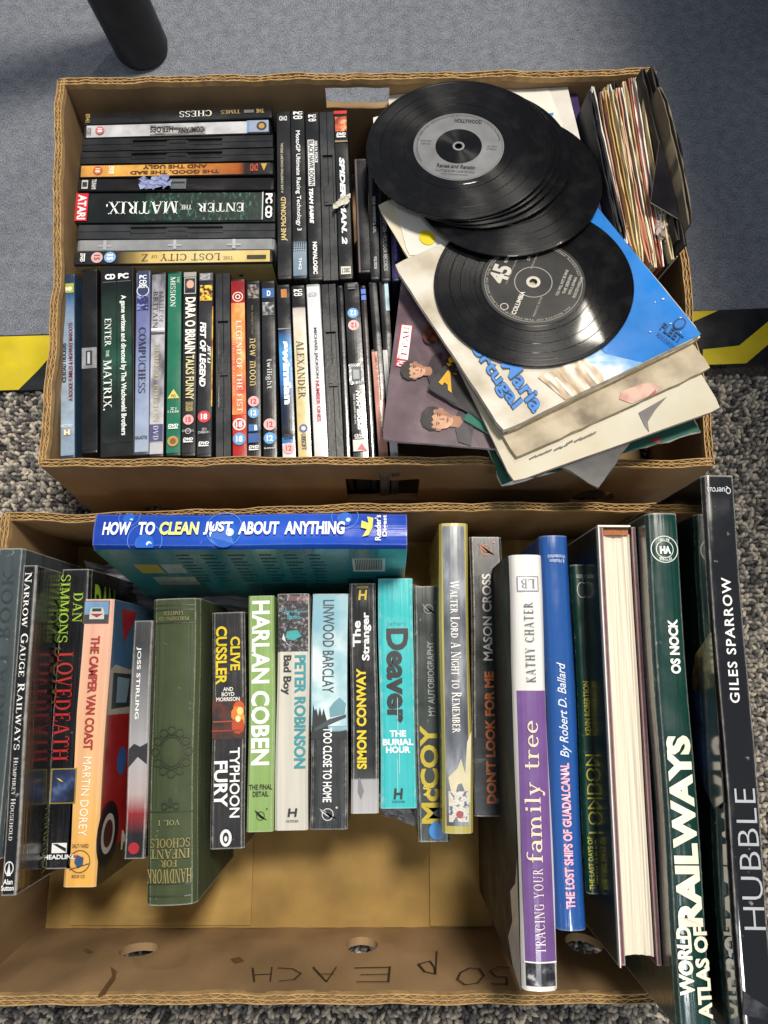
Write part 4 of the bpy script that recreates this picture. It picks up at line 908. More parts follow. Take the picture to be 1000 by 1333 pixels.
s.shape([(808, 510), (842, 498), (862, 505), (850, 520), (822, 526), (806, 520)], material=noise_mat([(.4, 'b98c84'), (.55, 'c9aa98')], 60, .7, 0), name='pink_stain'); s.shape([(843, 518), (854, 507), (856, 517), (848, 523)], 'a3505c', 'pink_stain')
s = Sleeve('pale sleeve edges stacked under the bright blue sleeve', (660, 564), (914, 440), -.0055, paper('cfc3a6'), edge='c3ae82', seed=13, th=.0042, torn=.0008, size=.194)
# bright blue holiday sleeve
blue = Sleeve('bright blue and white holiday sleeve with blue town lettering', (655, 562), (913, 436), 0, noise_mat([(.3, '9c907a'), (.5, 'b9b1a1'), (.65, 'c9c5ba')], 26, .45, .2), edge='d8d2c6', seed=14, th=.005, torn=.0006, size=.196)
s = blue
s.shape([(655, 290), (768, 250), (913, 436), (836, 473), (790, 462), (735, 410)], name='sky_print', material=mat('1f74c4', .35, .35, noise=.22, scale=14, bump=.08, bscale=50))
s.shape([(836, 473), (800, 491), (760, 470), (745, 430), (790, 462)], material=noise_mat([(.35, '5f98cc'), (.5, '9fbcd8'), (.62, 'd4dce4')], 40, .45, .2), name='sky_print')
s.shape([(762, 509), (806, 487), (790, 474), (757, 476)], material=noise_mat([(.35, 'a9bccf'), (.55, 'd2d8dc'), (.7, 'e6e6e4')], 40, .45, .2), name='sky_print')
s.shape([(700, 492), (757, 466), (800, 500), (742, 530)], material=noise_mat([(.35, '8f7a60'), (.5, 'b9a68c'), (.62, 'd8cfc0')], 45, .45, .2, stretch=(3, 1, 1)), name='arcade_print')
for k in range(6): s.shape([(712+k*9, 497-k*4.2), (715+k*9, 496-k*4.2), (741+k*8, 520-k*4.1), (737+k*8, 522-k*4.1)], material=noise_mat([(.4, 'c9bfae'), (.6, 'e2dcd0')], 80, .45, .2) if k % 2 else noise_mat([(.4, '8a7258'), (.6, 'a89070')], 80, .45, .2), name='arcade_print')
s.text(sans('Maria', .05), (651, 476), (694, 540), (668, 463), '12305c', 'blue_lettering'); s.text(sans('Maria', .015), (651, 476), (694, 540), (668, 463), '2f78c4', 'blue_lettering'); s.text(sans('Portugal', .05), (599, 444), (664, 538), (616, 430), '12305c', 'blue_lettering'); s.text(sans('Portugal', .015), (599, 444), (664, 538), (616, 430), '2f78c4', 'blue_lettering')
s.text(sans('FLEET', .02), (858, 430), (884, 449), (864, 421), '16365e', 'maker_lettering'); s.oval(884, 423, 9, 7, '16365e', 'maker_emblem', ang=-30); s.oval(884, 423, 7, 5, '1f6cb8', 'maker_emblem', ang=-30); s.text(sans('RECORDS', .0), (854, 438), (876, 456), (857, 434), '16365e', 'maker_lettering')
for k in range(26):
    x, y = random.uniform(775, 900), random.uniform(300, 440)
    if x-770 > (y-250)*.72 or ((x-696)/142)**2+((y-375)/112)**2 < 1: continue
    s.layer = 12
    s.oval(x, y, random.uniform(.6, 1.8), random.uniform(.5, 1.2), 'd4dce4', 'scuff_mark', n=7)

# records
def vinyl_mat():
    m = bpy.data.materials.new('vinyl'); m.use_nodes = True; nt = m.node_tree; N = nt.nodes; L = nt.links; b = N['Principled BSDF']
    b.inputs['Base Color'].default_value = (.004, .004, .005, 1); b.inputs['Roughness'].default_value = .2; b.inputs['Specular IOR Level'].default_value = .2
    b.inputs['Anisotropic'].default_value = .9; b.inputs['Anisotropic Rotation'].default_value = .25; b.inputs['Coat Weight'].default_value = .22; b.inputs['Coat Roughness'].default_value = .05
    tg = N.new('ShaderNodeTangent'); tg.direction_type = 'RADIAL'; tg.axis = 'Z'; L.new(tg.outputs[0], b.inputs['Tangent'])
    tc = N.new('ShaderNodeTexCoord'); sx = N.new('ShaderNodeVectorMath'); sx.operation = 'LENGTH'; L.new(tc.outputs['Object'], sx.inputs[0])
    nz = N.new('ShaderNodeTexNoise'); nz.noise_dimensions = '1D'; nz.inputs['Scale'].default_value = 900; nz.inputs['Detail'].default_value = 3; L.new(sx.outputs['Value'], nz.inputs['W'])
    bp = N.new('ShaderNodeBump'); bp.inputs['Strength'].default_value = .25; bp.inputs['Distance'].default_value = .0006; L.new(nz.outputs[0], bp.inputs['Height']); L.new(bp.outputs[0], b.inputs['Normal'])
    n2 = N.new('ShaderNodeTexNoise'); n2.inputs['Scale'].default_value = 45; n2.inputs['Detail'].default_value = 9; L.new(tc.outputs['Object'], n2.inputs['Vector'])
    mr = N.new('ShaderNodeMapRange'); mr.inputs[1].default_value = .35; mr.inputs[2].default_value = .75; mr.inputs[3].default_value = .24; mr.inputs[4].default_value = .34; L.new(n2.outputs[0], mr.inputs[0]); L.new(mr.outputs[0], b.inputs['Roughness'])
    cr = N.new('ShaderNodeValToRGB'); cr.color_ramp.elements[0].position = .5; cr.color_ramp.elements[0].color = (.004, .004, .005, 1); cr.color_ramp.elements[1].position = .9; cr.color_ramp.elements[1].color = (.016, .016, .016, 1); L.new(n2.outputs[0], cr.inputs[0]); L.new(cr.outputs[0], b.inputs['Base Color'])
    return m
VINYL = vinyl_mat()
def lathe(prof, sg=96):
    v = []; f = []
    for r, z in prof:
        for k in range(sg): v.append((r*math.cos(2*math.pi*k/sg), r*math.sin(2*math.pi*k/sg), z))
    for j in range(len(prof)-1):
        for k in range(sg): a = j*sg+k; b = j*sg+(k+1) % sg; f.append((a, b, b+sg, a+sg))
    return v, f
def ring_mesh(name, r0, r1, z, m_, parent, sg=64):
    v, f = lathe([(r1, z), (r0, z)], sg); return mesh_obj(name, v, f, m_, parent)
REC = None
def record(label, hole_px, lev, n=None, spin=0):
    global REC
    c = pile(*hole_px, lev)
    R = PR
    o = pile_root('vinyl_record', label, 'record', c, lev, spin, 'loose black records')
    if n is not None:
        q = Vector((0, 0, 1)).rotation_difference(Vector(n)); o.rotation_euler = (q.to_matrix() @ Matrix.Rotation(spin, 3, 'Z')).to_euler()
    if REC is None:
        prof = [(.0035, 0), (.0873, 0), (.0876, .0005), (.0876, .0013), (.0870, .0018), (.0850, .0019), (.0845, .0015), (.0742, .0015), (.0739, .0012), (.0735, .0015), (.0648, .0015), (.0645, .0012), (.0641, .0015), (.0562, .0015), (.0558, .0010), (.0520, .0010), (.0515, .0016), (.0470, .0016), (.0465, .0018), (.0035, .0018), (.0035, 0)]
        v, f = lathe(prof); me = bpy.data.meshes.new('disc'); me.from_pydata(v, [], f); me.update()
        for p in me.polygons: p.use_smooth = True
        me.set_sharp_from_angle(angle=math.radians(20)); me.materials.append(VINYL); REC = me
    link(bpy.data.objects.new('disc', REC), o)
    return o
def flat_text(parent, geo, cx, cy, w_, h_, color, z=.0022, ang=0, name='label_lettering'):
    v, f = geo; ca, sa = math.cos(ang), math.sin(ang); pts = []
    for a, b in v:
        x, y = (a-.5)*w_, (b-.5)*h_; pts.append((cx+x*ca-y*sa, cy+x*sa+y*ca, z))
    return mesh_obj(name, pts, f, mat(color, .6), parent)
def ring_text(parent, body, r, h_, a0, a1, color, z=.0022):
    v, f = sans(body, .0); pts = []
    for a, b in v:
        p = math.radians(a0+(a1-a0)*a); q = r+h_*b; pts.append((q*math.cos(p), q*math.sin(p), z))
    return mesh_obj('label_small_print', pts, f, mat(color, .6), parent)
# single with a black label on the blue sleeve
r = record('black single with a black printed label on the bright blue sleeve', (694, 369), .0020, spin=math.radians(67))
ring_mesh('label', .0035, .0455, .00195, mat('161516', .55, .05, noise=.3), r); ring_mesh('label_ring', .0425, .0430, .00205, mat('8f8d88', .6), r); ring_mesh('centre_ring', .0160, .0168, .00205, mat('8f8d88', .6), r); ring_mesh('centre_ring', .0035, .0062, .00210, mat('b8b2a6', .5), r)
flat_text(r, sans('45', .04), -.002, .030, .020, .017, 'b9b5aa'); flat_text(r, sans('RPM', .01), .015, .030, .007, .003, 'b9b5aa'); flat_text(r, sans('COLUMBIA', .03), -.026, .005, .026, .0042, 'c8c4b8')
ring_mesh('label_emblem', .0030, .0036, .0021, mat('c8c4b8', .5), r).location = (-.034, .015, 0)
for k, (tx, wd) in enumerate((('DB 7711', .012), ('YOU WILL NOT BE MINE', .03), ('THE SEEKERS', .022), ('WITH A. NEWMAN', .02), ('PRODUCED IN ENGLAND', .024))):
    flat_text(r, sans(tx, .01), .008 if k else .027, -.019-.0048*k if k else .012, wd, .0026, 'b4b0a6')
flat_text(r, sans('MADE IN GT. BRITAIN', .0), -.024, -.012, .022, .002, '9a968c')
ring_text(r, 'ALL RIGHTS OF THE MANUFACTURER AND OF THE OWNER OF THE RECORDED WORK RESERVED', .0398, .0018, 250, -60, '9a968c')
flat_text(r, sans('SOLD IN U.K. SUBJECT TO RESALE PRICE', .0), .004, .0215, .030, .0017, '9a968c'); flat_text(r, sans('RECORDING FIRST PUBLISHED 1965', .0), .022, .0065, .018, .0016, '9a968c')
# records under the top single
record('black record at the bottom of the loose pile, sticking out to the near right', (660, 238), .0078)
for k, (x, y) in enumerate(((622, 204), (611, 200), (604, 196))):
    record(['black record third from the top of the loose pile', 'black record second from the top of the loose pile', 'black record directly under the silver-labelled single'][k], (x, y-.5*k), .0112+.0026*k)
r = record('black single with a silver label and dark centre on top of the pile', (597, 192.5), .0192, spin=math.radians(-8))
ring_mesh('label', .0218, .0425, .00195, mat('76777a', .45, .05, noise=.2, metal=.3), r); ring_mesh('label_ring', .0410, .0414, .00205, mat('4c4d4e', .5), r); ring_mesh('centre_ring', .0035, .0052, .00205, mat('6c6d6e', .4), r)
ring_mesh('centre_ring', .0045, .0055, .0022, mat('8a8b8c', .4), r)
flat_text(r, sans('Renee and Renato', .03, .15), 0, -.0255, .036, .0050, '1c1c1e'); flat_text(r, sans('A LITTLE OF MY LOVE TO YOU', .01), 0, -.0315, .036, .0024, '2a2a2c'); flat_text(r, sans('Prod. Hollywood Records', .0), 0, -.0355, .024, .002, '2a2a2c')
flat_text(r, sans('HOLLYWOOD', .05), .006, .0325, .026, .0052, '2c2c2e'); flat_text(r, sans('NWR 003', .0), -.0315, .004, .010, .002, '2a2a2c'); flat_text(r, sans('SIDE A', .0), -.0315, .0005, .008, .002, '2a2a2c'); flat_text(r, sans('45 RPM', .0), .031, .002, .009, .002, '2a2a2c'); flat_text(r, sans('STEREO', .0), .031, -.0015, .009, .002, '2a2a2c')

ring_text(r, 'UNAUTHORISED COPYING HIRING PUBLIC PERFORMANCE AND BROADCASTING OF THIS RECORD PROHIBITED', .0385, .0015, 215, 15, '3a3a3c')
# sleeves beyond and below the loose records
s = Sleeve('white sleeve with a blue letter behind the records', (735, 99), (772, 254), -.0045, paper('cbc6be', .12, 40), side=-1, edge='e0dcd4', seed=21, bend=.002)
s.text(sans('E', .08), (702, 163), (718, 161), (705, 150), '2f86b8', 'blue_lettering')
s = Sleeve('purple sleeve with a yellow letter behind the white sleeve', (750, 116), (776, 240), -.012, mat('3a2a58', .4, .3, noise=.3), side=-1, edge='5a4a70', seed=22, size=.178)
s.text(sans('t!', .06), (739, 141), (741, 121), (731, 141), 'd9b32a', 'yellow_lettering')
s = Sleeve('dark blue-black sleeve with a pale swirl against the far wall', (692, 91), (634, 111), -.010, noise_mat([(.4, '15171c'), (.56, '232830'), (.7, '6f8094')], 30), side=1, edge='70747a', seed=23)
s = Sleeve('white sleeve with a yellow spot poking out below the loose records', (532, 334), (579, 325), -.0032, paper('d6d2c8', .1), side=1, edge='e2ddd0', seed=24, th=.003)
s.oval(556, 310, 11, 9, 'd9c41c', 'yellow_spot', ang=35)
s = Sleeve('cream bent sleeve under the black-labelled single', (600, 455), (540, 352), -.0042, paper('cfc6ae', .15), side=-1, edge='d6cdb6', seed=25, th=.002, torn=.001)

# ------------------------------------------------------------------ upright record sleeves at the right end
def upright(label, A, B, z, th, color, lean=0.0, inner='14110f', seed=0, h=.178, bow=.004, rec=True, material=None, drop=0):
    """standing paper sleeve: A, B are pixels of the ends of its top edge at height z; two leaves with a record between"""
    a, b = P(*A, z), P(*B, z); d = (b-a); Ls = d.length; d.normalize(); nr = Vector((d.y, -d.x, 0)); r_ = random.Random(seed)
    root = tag(link(bpy.data.objects.new('record_sleeve', None)), label, 'record sleeve', 'upright record sleeves at the box end')
    base = (a+b)/2; root.location = (base.x, base.y, z-h)
    root.rotation_euler = (0, 0, math.atan2(d.y, d.x))
    ph = r_.uniform(0, 6)
    m_ = material or mat(color, .7, .05, noise=.25, scale=30, bump=.1, bscale=60)
    for sd in (-1, 1):
        v = []; f = []; n, k_ = 14, 8
        for lay in (0, 1):
            for i in range(n+1):
                x = -Ls/2+Ls*i/n
                for j in range(k_+1):
                    zz = h*j/k_
                    if j == k_: zz += r_.uniform(-.0015, .0006) - drop*abs(2*i/n-1)**6
                    off = sd*(th/2)*(1 if 0 < i < n else .3) + bow*math.sin(math.pi*i/n+ph*.2)*(zz/h) + lean*(zz-h) + lay*.0010*sd
                    v.append((x, off, zz))
        M = (n+1)*(k_+1)
        for i in range(n):
            for j in range(k_):
                q = i*(k_+1)+j; f.append((q, q+k_+1, q+k_+2, q+1)); f.append((q+M+1, q+M+k_+2, q+M+k_+1, q+M))
        for i in range(n): q = i*(k_+1)+k_; f.append((q, q+k_+1, q+M+k_+1, q+M))
        for i in (0, n):
            for j in range(k_): q = i*(k_+1)+j; f.append((q, q+1, q+M+1, q+M))
        mesh_obj('sleeve_leaf', v, f, m_, root, smooth=40)
    if rec:
        v, f = lathe([(.0, -.0008), (.0872, -.0008), (.0874, 0), (.0872, .0008), (0, .0008)], 40)
        o = mesh_obj('disc', [(x, z_+lean*(y-h/2+.002)+bow*.6, y+.0885) for x, y, z_ in v], f, mat(inner, .3, .2, noise=.2), root, smooth=30)
    return root
UZ = .192
base_up = ['20202c', '16161a', 'e2ddd0', '1a1a20', 'c99a86', 'd2b67c', 'cfae70', 'e0dccf', 'd8c9a2', '171516', 'd89a7c', 'e6e0d2', 'd2bf94', 'e8e2d2', '9a4c38', 'e8e2d6', '201c1c', 'e2dac6', 'c9b78e', 'e4dfd2', '2a2624']
names_up = ['dark navy', 'glossy black', 'pale grey', 'blue-black', 'dusty pink', 'tan kraft', 'buff kraft', 'bright white', 'ivory', 'soft black', 'salmon orange', 'off-white', 'straw', 'cream', 'rust red', 'chalk white', 'dark brown', 'parchment', 'sandy', 'milk white', 'charcoal']
nb = len(base_up)
for k in range(nb):
    q = k/(nb-1); A = (768+q*74+random.uniform(-1, 1), 116-14*q+random.uniform(-7, 7)); B = (806+q*78+random.uniform(-2, 2), 305+38*math.sin(q*2.4)+random.uniform(-5, 5))
    near = 'by the purple sleeve' if k == 0 else 'just past the %s one' % names_up[k-1]
    upright('%s upright sleeve in the end row, %s' % (names_up[k], near), A, B, UZ+random.uniform(-.005, .006), [.0022, .0034][k % 2], base_up[k], seed=k, bow=random.uniform(-.0025, .0025), lean=.07, rec=k % 2 == 0, h=.18)
upright('tall black upright sleeve with a bent corner against the box end', (838, 88), (884, 312), .205, .0030, '17140f', lean=.15, seed=31, h=.186, bow=.002)
upright('grey-brown card sleeve standing highest at the box end', (861, 108), (902, 288), .222, .0026, '6f6552', lean=.06, seed=32, h=.182, drop=.004, rec=False, bow=.001)
upright('thin dark sleeve with cream edge outside the brown card sleeve', (846, 86), (897, 318), .208, .0022, '2a2420', lean=.14, seed=33, h=.186)
# record standing proud at the end, and a folded black sleeve
v, f = lathe([(.0035, -.0008), (.0872, -.0008), (.0875, 0), (.0872, .0008), (.0035, .0008)], 64)
o = mesh_obj('vinyl_record', v, f, VINYL, None, smooth=30); o.location = P(884, 196, .196) - Vector((0, 0, .083)); o.rotation_euler = (math.radians(90), 0, math.radians(97)); tag(o, 'bare black record standing upright against the box end wall', 'record', 'loose black records')
tri = [P(859, 182, .214), P(889, 288, .206), P(847, 263, .206)]
v = [tuple(q) for q in tri] + [(q.x, q.y, q.z-.0012) for q in tri]
o = mesh_obj('record_sleeve', v, [(0, 2, 1), (3, 4, 5), (0, 1, 4, 3), (1, 2, 5, 4), (2, 0, 3, 5)], mat('0e0c12', .7, 0, noise=.3, bump=.2, bscale=40, spec=.1), None); o.data.materials.append(mat('d6d0c4', .8))
for k in (2, 3, 4): o.data.polygons[k].material_index = 1
tag(o, 'black sleeve folded to a triangle over the upright sleeves', 'record sleeve', 'upright record sleeves at the box end')
scrap('paper_scrap', 'crumpled pinkish white paper between the upright sleeves', 'paper scrap', ((860, 290), (853, 280), (868, 284), (864, 318), (853, 314)), .190, 'a89c94', 8, .006)
scrap('paper_scrap', 'torn white paper edge beside the bright blue sleeve', 'paper scrap', ((822, 308), (815, 296), (822, 298), (835, 325), (826, 322)), .186, 'b5aea4', 9, .005)

# ------------------------------------------------------------------ books
GB = 'books standing spine up in the box'
ZB = .0085
def book(label, A, B, wpx, D, **k): return Item('book', label, 'book', A, B, wpx, D, ZB, group=GB, **k)
b = book('weathered grey-blue cloth book with faded embossed title at the box wall', (14, 714), (-19, 1120), 36, .160, bulge=.001).book('3d484c', hard=True, rough=.85, coat=0, wear=1, noise=.4)
b.text(serif('GREAT BOOK', track=.12), 742, 958, .3, .72, 'up', '2c3538')
b = book('glossy black railway book with bold white serif title', (38, 736), (10, 1166), 19.6, .198).book('101012', rough=.25, coat=.5)
b.text(serif('Narrow Gauge Railways', smallcaps=True), 745, 976, .28, .76, 'down', 'f2f0ea'); b.text(serif('Humphrey Household', smallcaps=True), 986, 1094, .34, .64, 'down', 'd8d6d0')
b.disc(1130, .5, .3, 'd8d8d8', 'publisher_mark', r_in=.8, sy=1.4); b.poly([(1122, .5), (1140, .36), (1140, .64)], 'd8d8d8', 'publisher_mark'); b.text(sans('Alan', .02), 1144, 1151, .2, .8, 'across', 'e8e8e8'); b.text(sans('Sutton', .02), 1152, 1159, .1, .9, 'across', 'e8e8e8')
b.side_text(1, sans('NARROW', .0), .1, .45, .2, .32, '4e5a1e', 'across'); b.side_text(1, sans('HUMPHREY', .0), .78, .98, .2, .3, '5a6428', 'across'); b.side_text(1, sans('N G R', .02), .08, .42, .42, .6, '3f4a1a', 'across')
b = book('black horror hardback with lime green and blood red title', (98, 741), (76, 1131), 41, .150).book('131214', hard=True, rough=.2, coat=.7)
b.text(serif('SIMMONS'), 748, 836, .06, .38, 'down', '8fb52a'); b.text(serif('DAN'), 772, 810, .5, .82, 'down', '8fb52a'); b.text(serif('LOVEDEATH'), 849, 990, .1, .62, 'down', 'a8211f')
b.rect(1000, 1046, .12, .92, '8a7a34', 'cover_picture'); b.rect(1001.5, 1044.5, .16, .88, material=noise_mat([(.4, '0f1528'), (.55, '27365c'), (.7, '5a6c94')], 60), name='cover_picture'); b.oval = None
b.poly([(1012, .3), (1016, .4), (1018, .52), (1014, .42)], 'd8b43a', 'cover_picture'); b.rect(1097, 1110, .28, .74, 'e0e0e0', 'publisher_mark'); b.poly([(1098, .3), (1109, .72), (1104, .72), (1098, .44)], '16161a', 'publisher_mark'); b.text(sans('HEADLINE', .03), 1112, 1118, .06, 1.0, 'across', 'e4e4e4')
b.side_text(1, sans('DAN', .03), .05, .22, .06, .40, '8fb52a', 'deep')
# peach camper van paperback
b = book('peach to orange paperback with camper van cover and red title', (128, 780), (102, 1155), 41, .150).book('e8b48c', ramp=[(0, 'dba448'), (.25, 'dfae66'), (.55, 'e0ae88'), (1, 'e0ac98')], rough=.4, coat=.2, wear=.5)
b.rect(782, 812, .06, .9, '6b4a3a', 'van_picture'); b.rect(783, 811, .09, .87, material=mat('6f98bd', .4, ramp=None, noise=.2), name='van_picture'); b.rect(800, 811, .09, .87, '3c3c40', 'van_picture'); b.poly([(791, .3), (791, .68), (797, .74), (806, .74), (806, .26), (797, .26)], 'c9c4bc', 'van_picture'); b.poly([(799, .28), (799, .72), (804, .5)], '9c3440', 'van_picture'); b.rect(792, 796, .34, .64, '2b3a44', 'van_picture')
b.text(sans('THE CAMPER VAN COAST', .03), 828, 976, .36, .66, 'down', '9c2f2c'); b.text(sans('MARTIN DOREY', .0), 985, 1088, .4, .66, 'down', 'f4ead8')
b.disc(1121, .5, .33, '4a3a34', 'publisher_mark', r_in=.93); b.poly([(1112, .4), (1116, .62), (1126, .6), (1130, .46), (1122, .34)], '2c4a72', 'publisher_mark'); b.poly([(1111, .34), (1115, .3), (1117, .42)], 'b0342c', 'publisher_mark'); b.poly([(1131, .2), (1123, .8), (1124, .8), (1132, .2)], '2a2a2c', 'publisher_mark'); b.text(sans('SALT-YARD', .01), 1098, 1103, .25, .75, 'across', '4a3a34'); b.text(sans('BOOK CO', .01), 1138, 1142, .3, .7, 'across', '4a3a34')
b.side_rect(1, .002, .998, .004, .996, '3f6484', 'cover_picture', lay=0)
b.side(1, [(.24, .08), (.26, .0), (.95, .0), (.95, .7), (.30, .9)], 'a39c8e', 'van_body', lay=1); b.side(1, [(.42, .0), (.9, .0), (.9, .75), (.44, .9)], '98201e', 'van_body', lay=2)
b.side(1, [(.27, .05), (.40, .05), (.40, .5), (.28, .5)], '2c3338', 'van_window', lay=3); b.side(1, [(.285, .12), (.38, .12), (.385, .3), (.295, .34)], '6f8794', 'van_window', lay=4); b.side_disc(1, .60, .28, .012, '2f5c94', 'blue_roundel', lay=4)
b.side_disc(1, .84, .12, .026, '17181a', 'van_wheel', lay=4); b.side_disc(1, .84, .12, .016, 'b9b6ac', 'van_wheel', lay=5); b.side_disc(1, .84, .12, .011, '4a2a22', 'van_wheel', lay=6)
b.side(1, [(.03, .12), (.16, .2), (.03, .42)], '9c2530', 'red_pennant', lay=2); b.side(1, [(.9, .0), (1, 0), (1, 1), (.9, .9)], '3a2c1c', 'cover_picture', lay=3); b.side_text(1, sans('MARTIN', .03), .86, .93, .35, .95, 'd8d2c4', 'deep', lay=7)
# grey paperback
b = book('grey paperback fading to red with white sans author name', (187, 808), (174, 1118), 27, .122).book('77787a', ramp=[(0, '1c1c20'), (.1, '221c20'), (.18, '8a1c22'), (.26, 'b0a2a2'), (.42, 'a9a9ac'), (.6, '8a8b8e'), (.9, '3a3b3e'), (1, '47484a')], rough=.3, coat=.4)
b.text(sans('JOSS STIRLING', .015), 842, 936, .22, .46, 'down', 'f2f2f2'); b.poly([(975, .05), (968, .3), (972, .6), (967, .95), (995, .95), (985, .5), (1000, .05)], '2c2c30', 'tree_print'); b.disc(1104, .5, .26, 'a02028', 'publisher_mark')
# green cloth book
b = book('old olive green cloth hardback with stamped ornament and gilt title', (228, 779), (220.5, 1179), 64, .155, bulge=.0035).book('394426', hard=True, r=.004, rough=.75, coat=0, wear=.7, noise=.25)
ln = '27301a'
for c in (787, 793, 810, 1056, 1150, 1166): b.rect(c, c+1.4, .06, .94, ln, 'stamped_line')
for a in (.12, .19, .80, .87): b.rect(812, 1052, a-.006, a+.006, ln, 'stamped_line')
b.disc(978, .5, .22, ln, 'stamped_ornament', r_in=.95, sy=1.35); b.disc(978, .5, .255, ln, 'stamped_ornament', r_in=.95, sy=1.35)
for k in range(12):
    p = 2*math.pi*k/12; b.disc(978+27*math.sin(p)*1.05, .5+.335*math.cos(p), .085, ln, 'stamped_ornament', r_in=.82)
b.disc(1044, .5, .05, ln, 'stamped_ornament', sy=1.8)
for sgn in (-1, 1): b.disc(1048, .5+sgn*.12, .07, ln, 'stamped_ornament', r_in=.7)
gt = '8f8048'
b.text(serif('HANDWORK'), 1130, 1148, .06, .94, 'flip', gt, 'gilt_lettering'); b.text(serif('FOR'), 1118, 1127, .34, .66, 'flip', gt, 'gilt_lettering'); b.text(serif('INFANT'), 1104, 1116, .12, .9, 'flip', gt, 'gilt_lettering'); b.text(serif('SCHOOLS'), 1090, 1102, .12, .9, 'flip', gt, 'gilt_lettering'); b.text(serif('VOL. I'), 1066, 1073, .28, .7, 'flip', '8a8a60', 'gilt_lettering')
b.text(serif('LIMITED'), 796, 801, .3, .7, 'flip', '7c7444', 'gilt_lettering'); b.text(serif('PUBLISHING CO'), 803, 808, .2, .82, 'flip', '7c7444', 'gilt_lettering')
# row of crime paperbacks
b = book('dark thriller paperback with yellow author name and an explosion', (298, 797), (296.5, 1105), 43.5, .127).book('2a2829', rough=.3, coat=.4)
b.rect(908, 962, .02, .98, material=noise_mat([(.4, '2b2524'), (.52, '5a2a1a'), (.62, '3a3434')], 70), name='fire_picture')
for c, a, r, cc in ((922, .82, .18, 'c2521c'), (930, .78, .2, 'd8782a'), (938, .86, .17, 'dc9a3c'), (945, .8, .2, 'b8481a'), (926, .86, .1, 'f0d080'), (936, .8, .08, 'f6e6b0')):
    b.disc(c, a, r, cc, 'fireball', n=9, sy=1.2)
b.rect(938, 940, .05, .7, 'a04a3a', 'wreck_print'); b.rect(950, 952, .02, .9, '8c3a32', 'wreck_print')
b.text(sans('CLIVE', .03), 829, 873, .56, .86, 'down', 'd9c21a'); b.text(sans('CUSSLER', .03), 815, 891, .12, .46, 'down', 'd9c21a')
for c, tx, wd in ((897, 'AND', .3), (903.5, 'BOYD', .38), (910, 'MORRISON', .7)): b.text(sans(tx, .02), c-2.6, c+2.6, .5-wd/2, .5+wd/2, 'across', 'e8e6e2')
b.text(sans('TYPHOON', .015), 973, 1064, .56, .86, 'down', 'f0f0ee'); b.text(sans('FURY', .03), 990, 1050, .1, .5, 'down', 'f4f4f2')
b.disc(1090, .46, .17, 'e6e6e6', 'publisher_mark', sy=1.4); b.disc(1090, .46, .09, '1a1a1a', 'publisher_mark', sy=1.7); b.disc(1091, .46, .045, 'e6e6e6', 'publisher_mark', sy=1.7)
b = book('light green paperback with huge white author name', (341, 775.5), (339.2, 1083), 34, .127).book('86a65e', rough=.35, coat=.35, wear=.6)
b.text(sans('HARLAN COBEN', .03), 782, 996, .12, .82, 'down', 'f4f6ee'); b.text(sans('THE FINAL', .03), 1021, 1028, .06, .94, 'across', '1c2416'); b.text(sans('DETAIL', .03), 1030, 1037, .2, .8, 'across', '1c2416')
def leaping(b, c, a, col_, s=1.0):
    b.disc(c, a, .16*s, col_, 'publisher_mark', r_in=.84, sy=1.0); b.poly([(c-8*s, a-.22*s), (c-4*s, a-.05*s), (c+3*s, a+.05*s), (c+6*s, a+.26*s), (c+2*s, a-.02*s), (c-3*s, a-.16*s)], col_, 'publisher_mark'); b.disc(c-9*s, a+.24*s, .03*s, col_, 'publisher_mark')
leaping(b, 1062, .5, '22301a')
b = book('white paperback with speckled black head and teal author name', (382, 773), (379.6, 1081), 42, .127).book('c9c5b9', rough=.35, coat=.3, wear=.5)
b.rect(773.5, 848, .02, .98, material=noise_mat([(.42, '161416'), (.55, '38363a'), (.66, '8f8c8e')], 420), name='cover_picture'); b.rect(776, 782, .3, .98, material=noise_mat([(.4, '6a4a50'), (.6, 'b9a0a4')], 200), name='cover_picture'); b.text(sans('Chief Inspector', .02), 794, 799, .14, .92, 'across', '3f9cae'); b.text(sans('Banks', .02), 800, 806, .32, .72, 'across', '3f9cae')
b.poly([(822, .3), (820, .62), (828, .78), (834, .5), (830, .28)], '3aa4a6', 'bird_print'); b.poly([(824, .2), (832, .16), (842, .46), (838, .3)], 'd8d8d6', 'bird_print')
b.text(sans('PETER ROBINSON', .03), 853, 1000, .56, .92, 'down', '2f8d98'); b.text(sans('Bad Boy', .02), 853, 904, .14, .46, 'down', '1a1a1c'); b.text(sans('H', .03, .1), 1052, 1063, .38, .68, 'across', '222222', 'publisher_mark'); b.text(sans('HODDER', .01), 1067, 1070, .34, .72, 'across', '444444')
b = book('pale blue and black paperback with a grey author name and dark trees', (430, 773), (427.6, 1080), 47.5, .127).book('9db8c2', ramp=[(0, '2b2c2d'), (.40, '303132'), (.405, '88aeb9'), (.6, '86b2c0'), (.8, 'b2ccd4'), (1, 'a2b8c0')], rough=.3, coat=.4, wear=.5)
b.rect(775, 945, .02, .98, material=noise_mat([(.38, '7fb0c0'), (.52, '9fc2cc'), (.64, 'cfdfe2')], 28), name='sky_picture'); b.poly([(916, .05), (925, .1), (922, .14), (932, .2), (920, .24), (932, .3), (922, .34), (938, .44), (956, .5), (950, .98), (962, .98), (962, .02)], '222426', 'tree_print'); b.poly([(914, .62), (908, .78), (916, .96), (930, .92), (934, .52), (922, .5)], '6c98a4', 'house_print'); b.poly([(936, .5), (930, .96), (934, .96), (952, .1), (948, .1)], '3b4a50', 'tree_print')
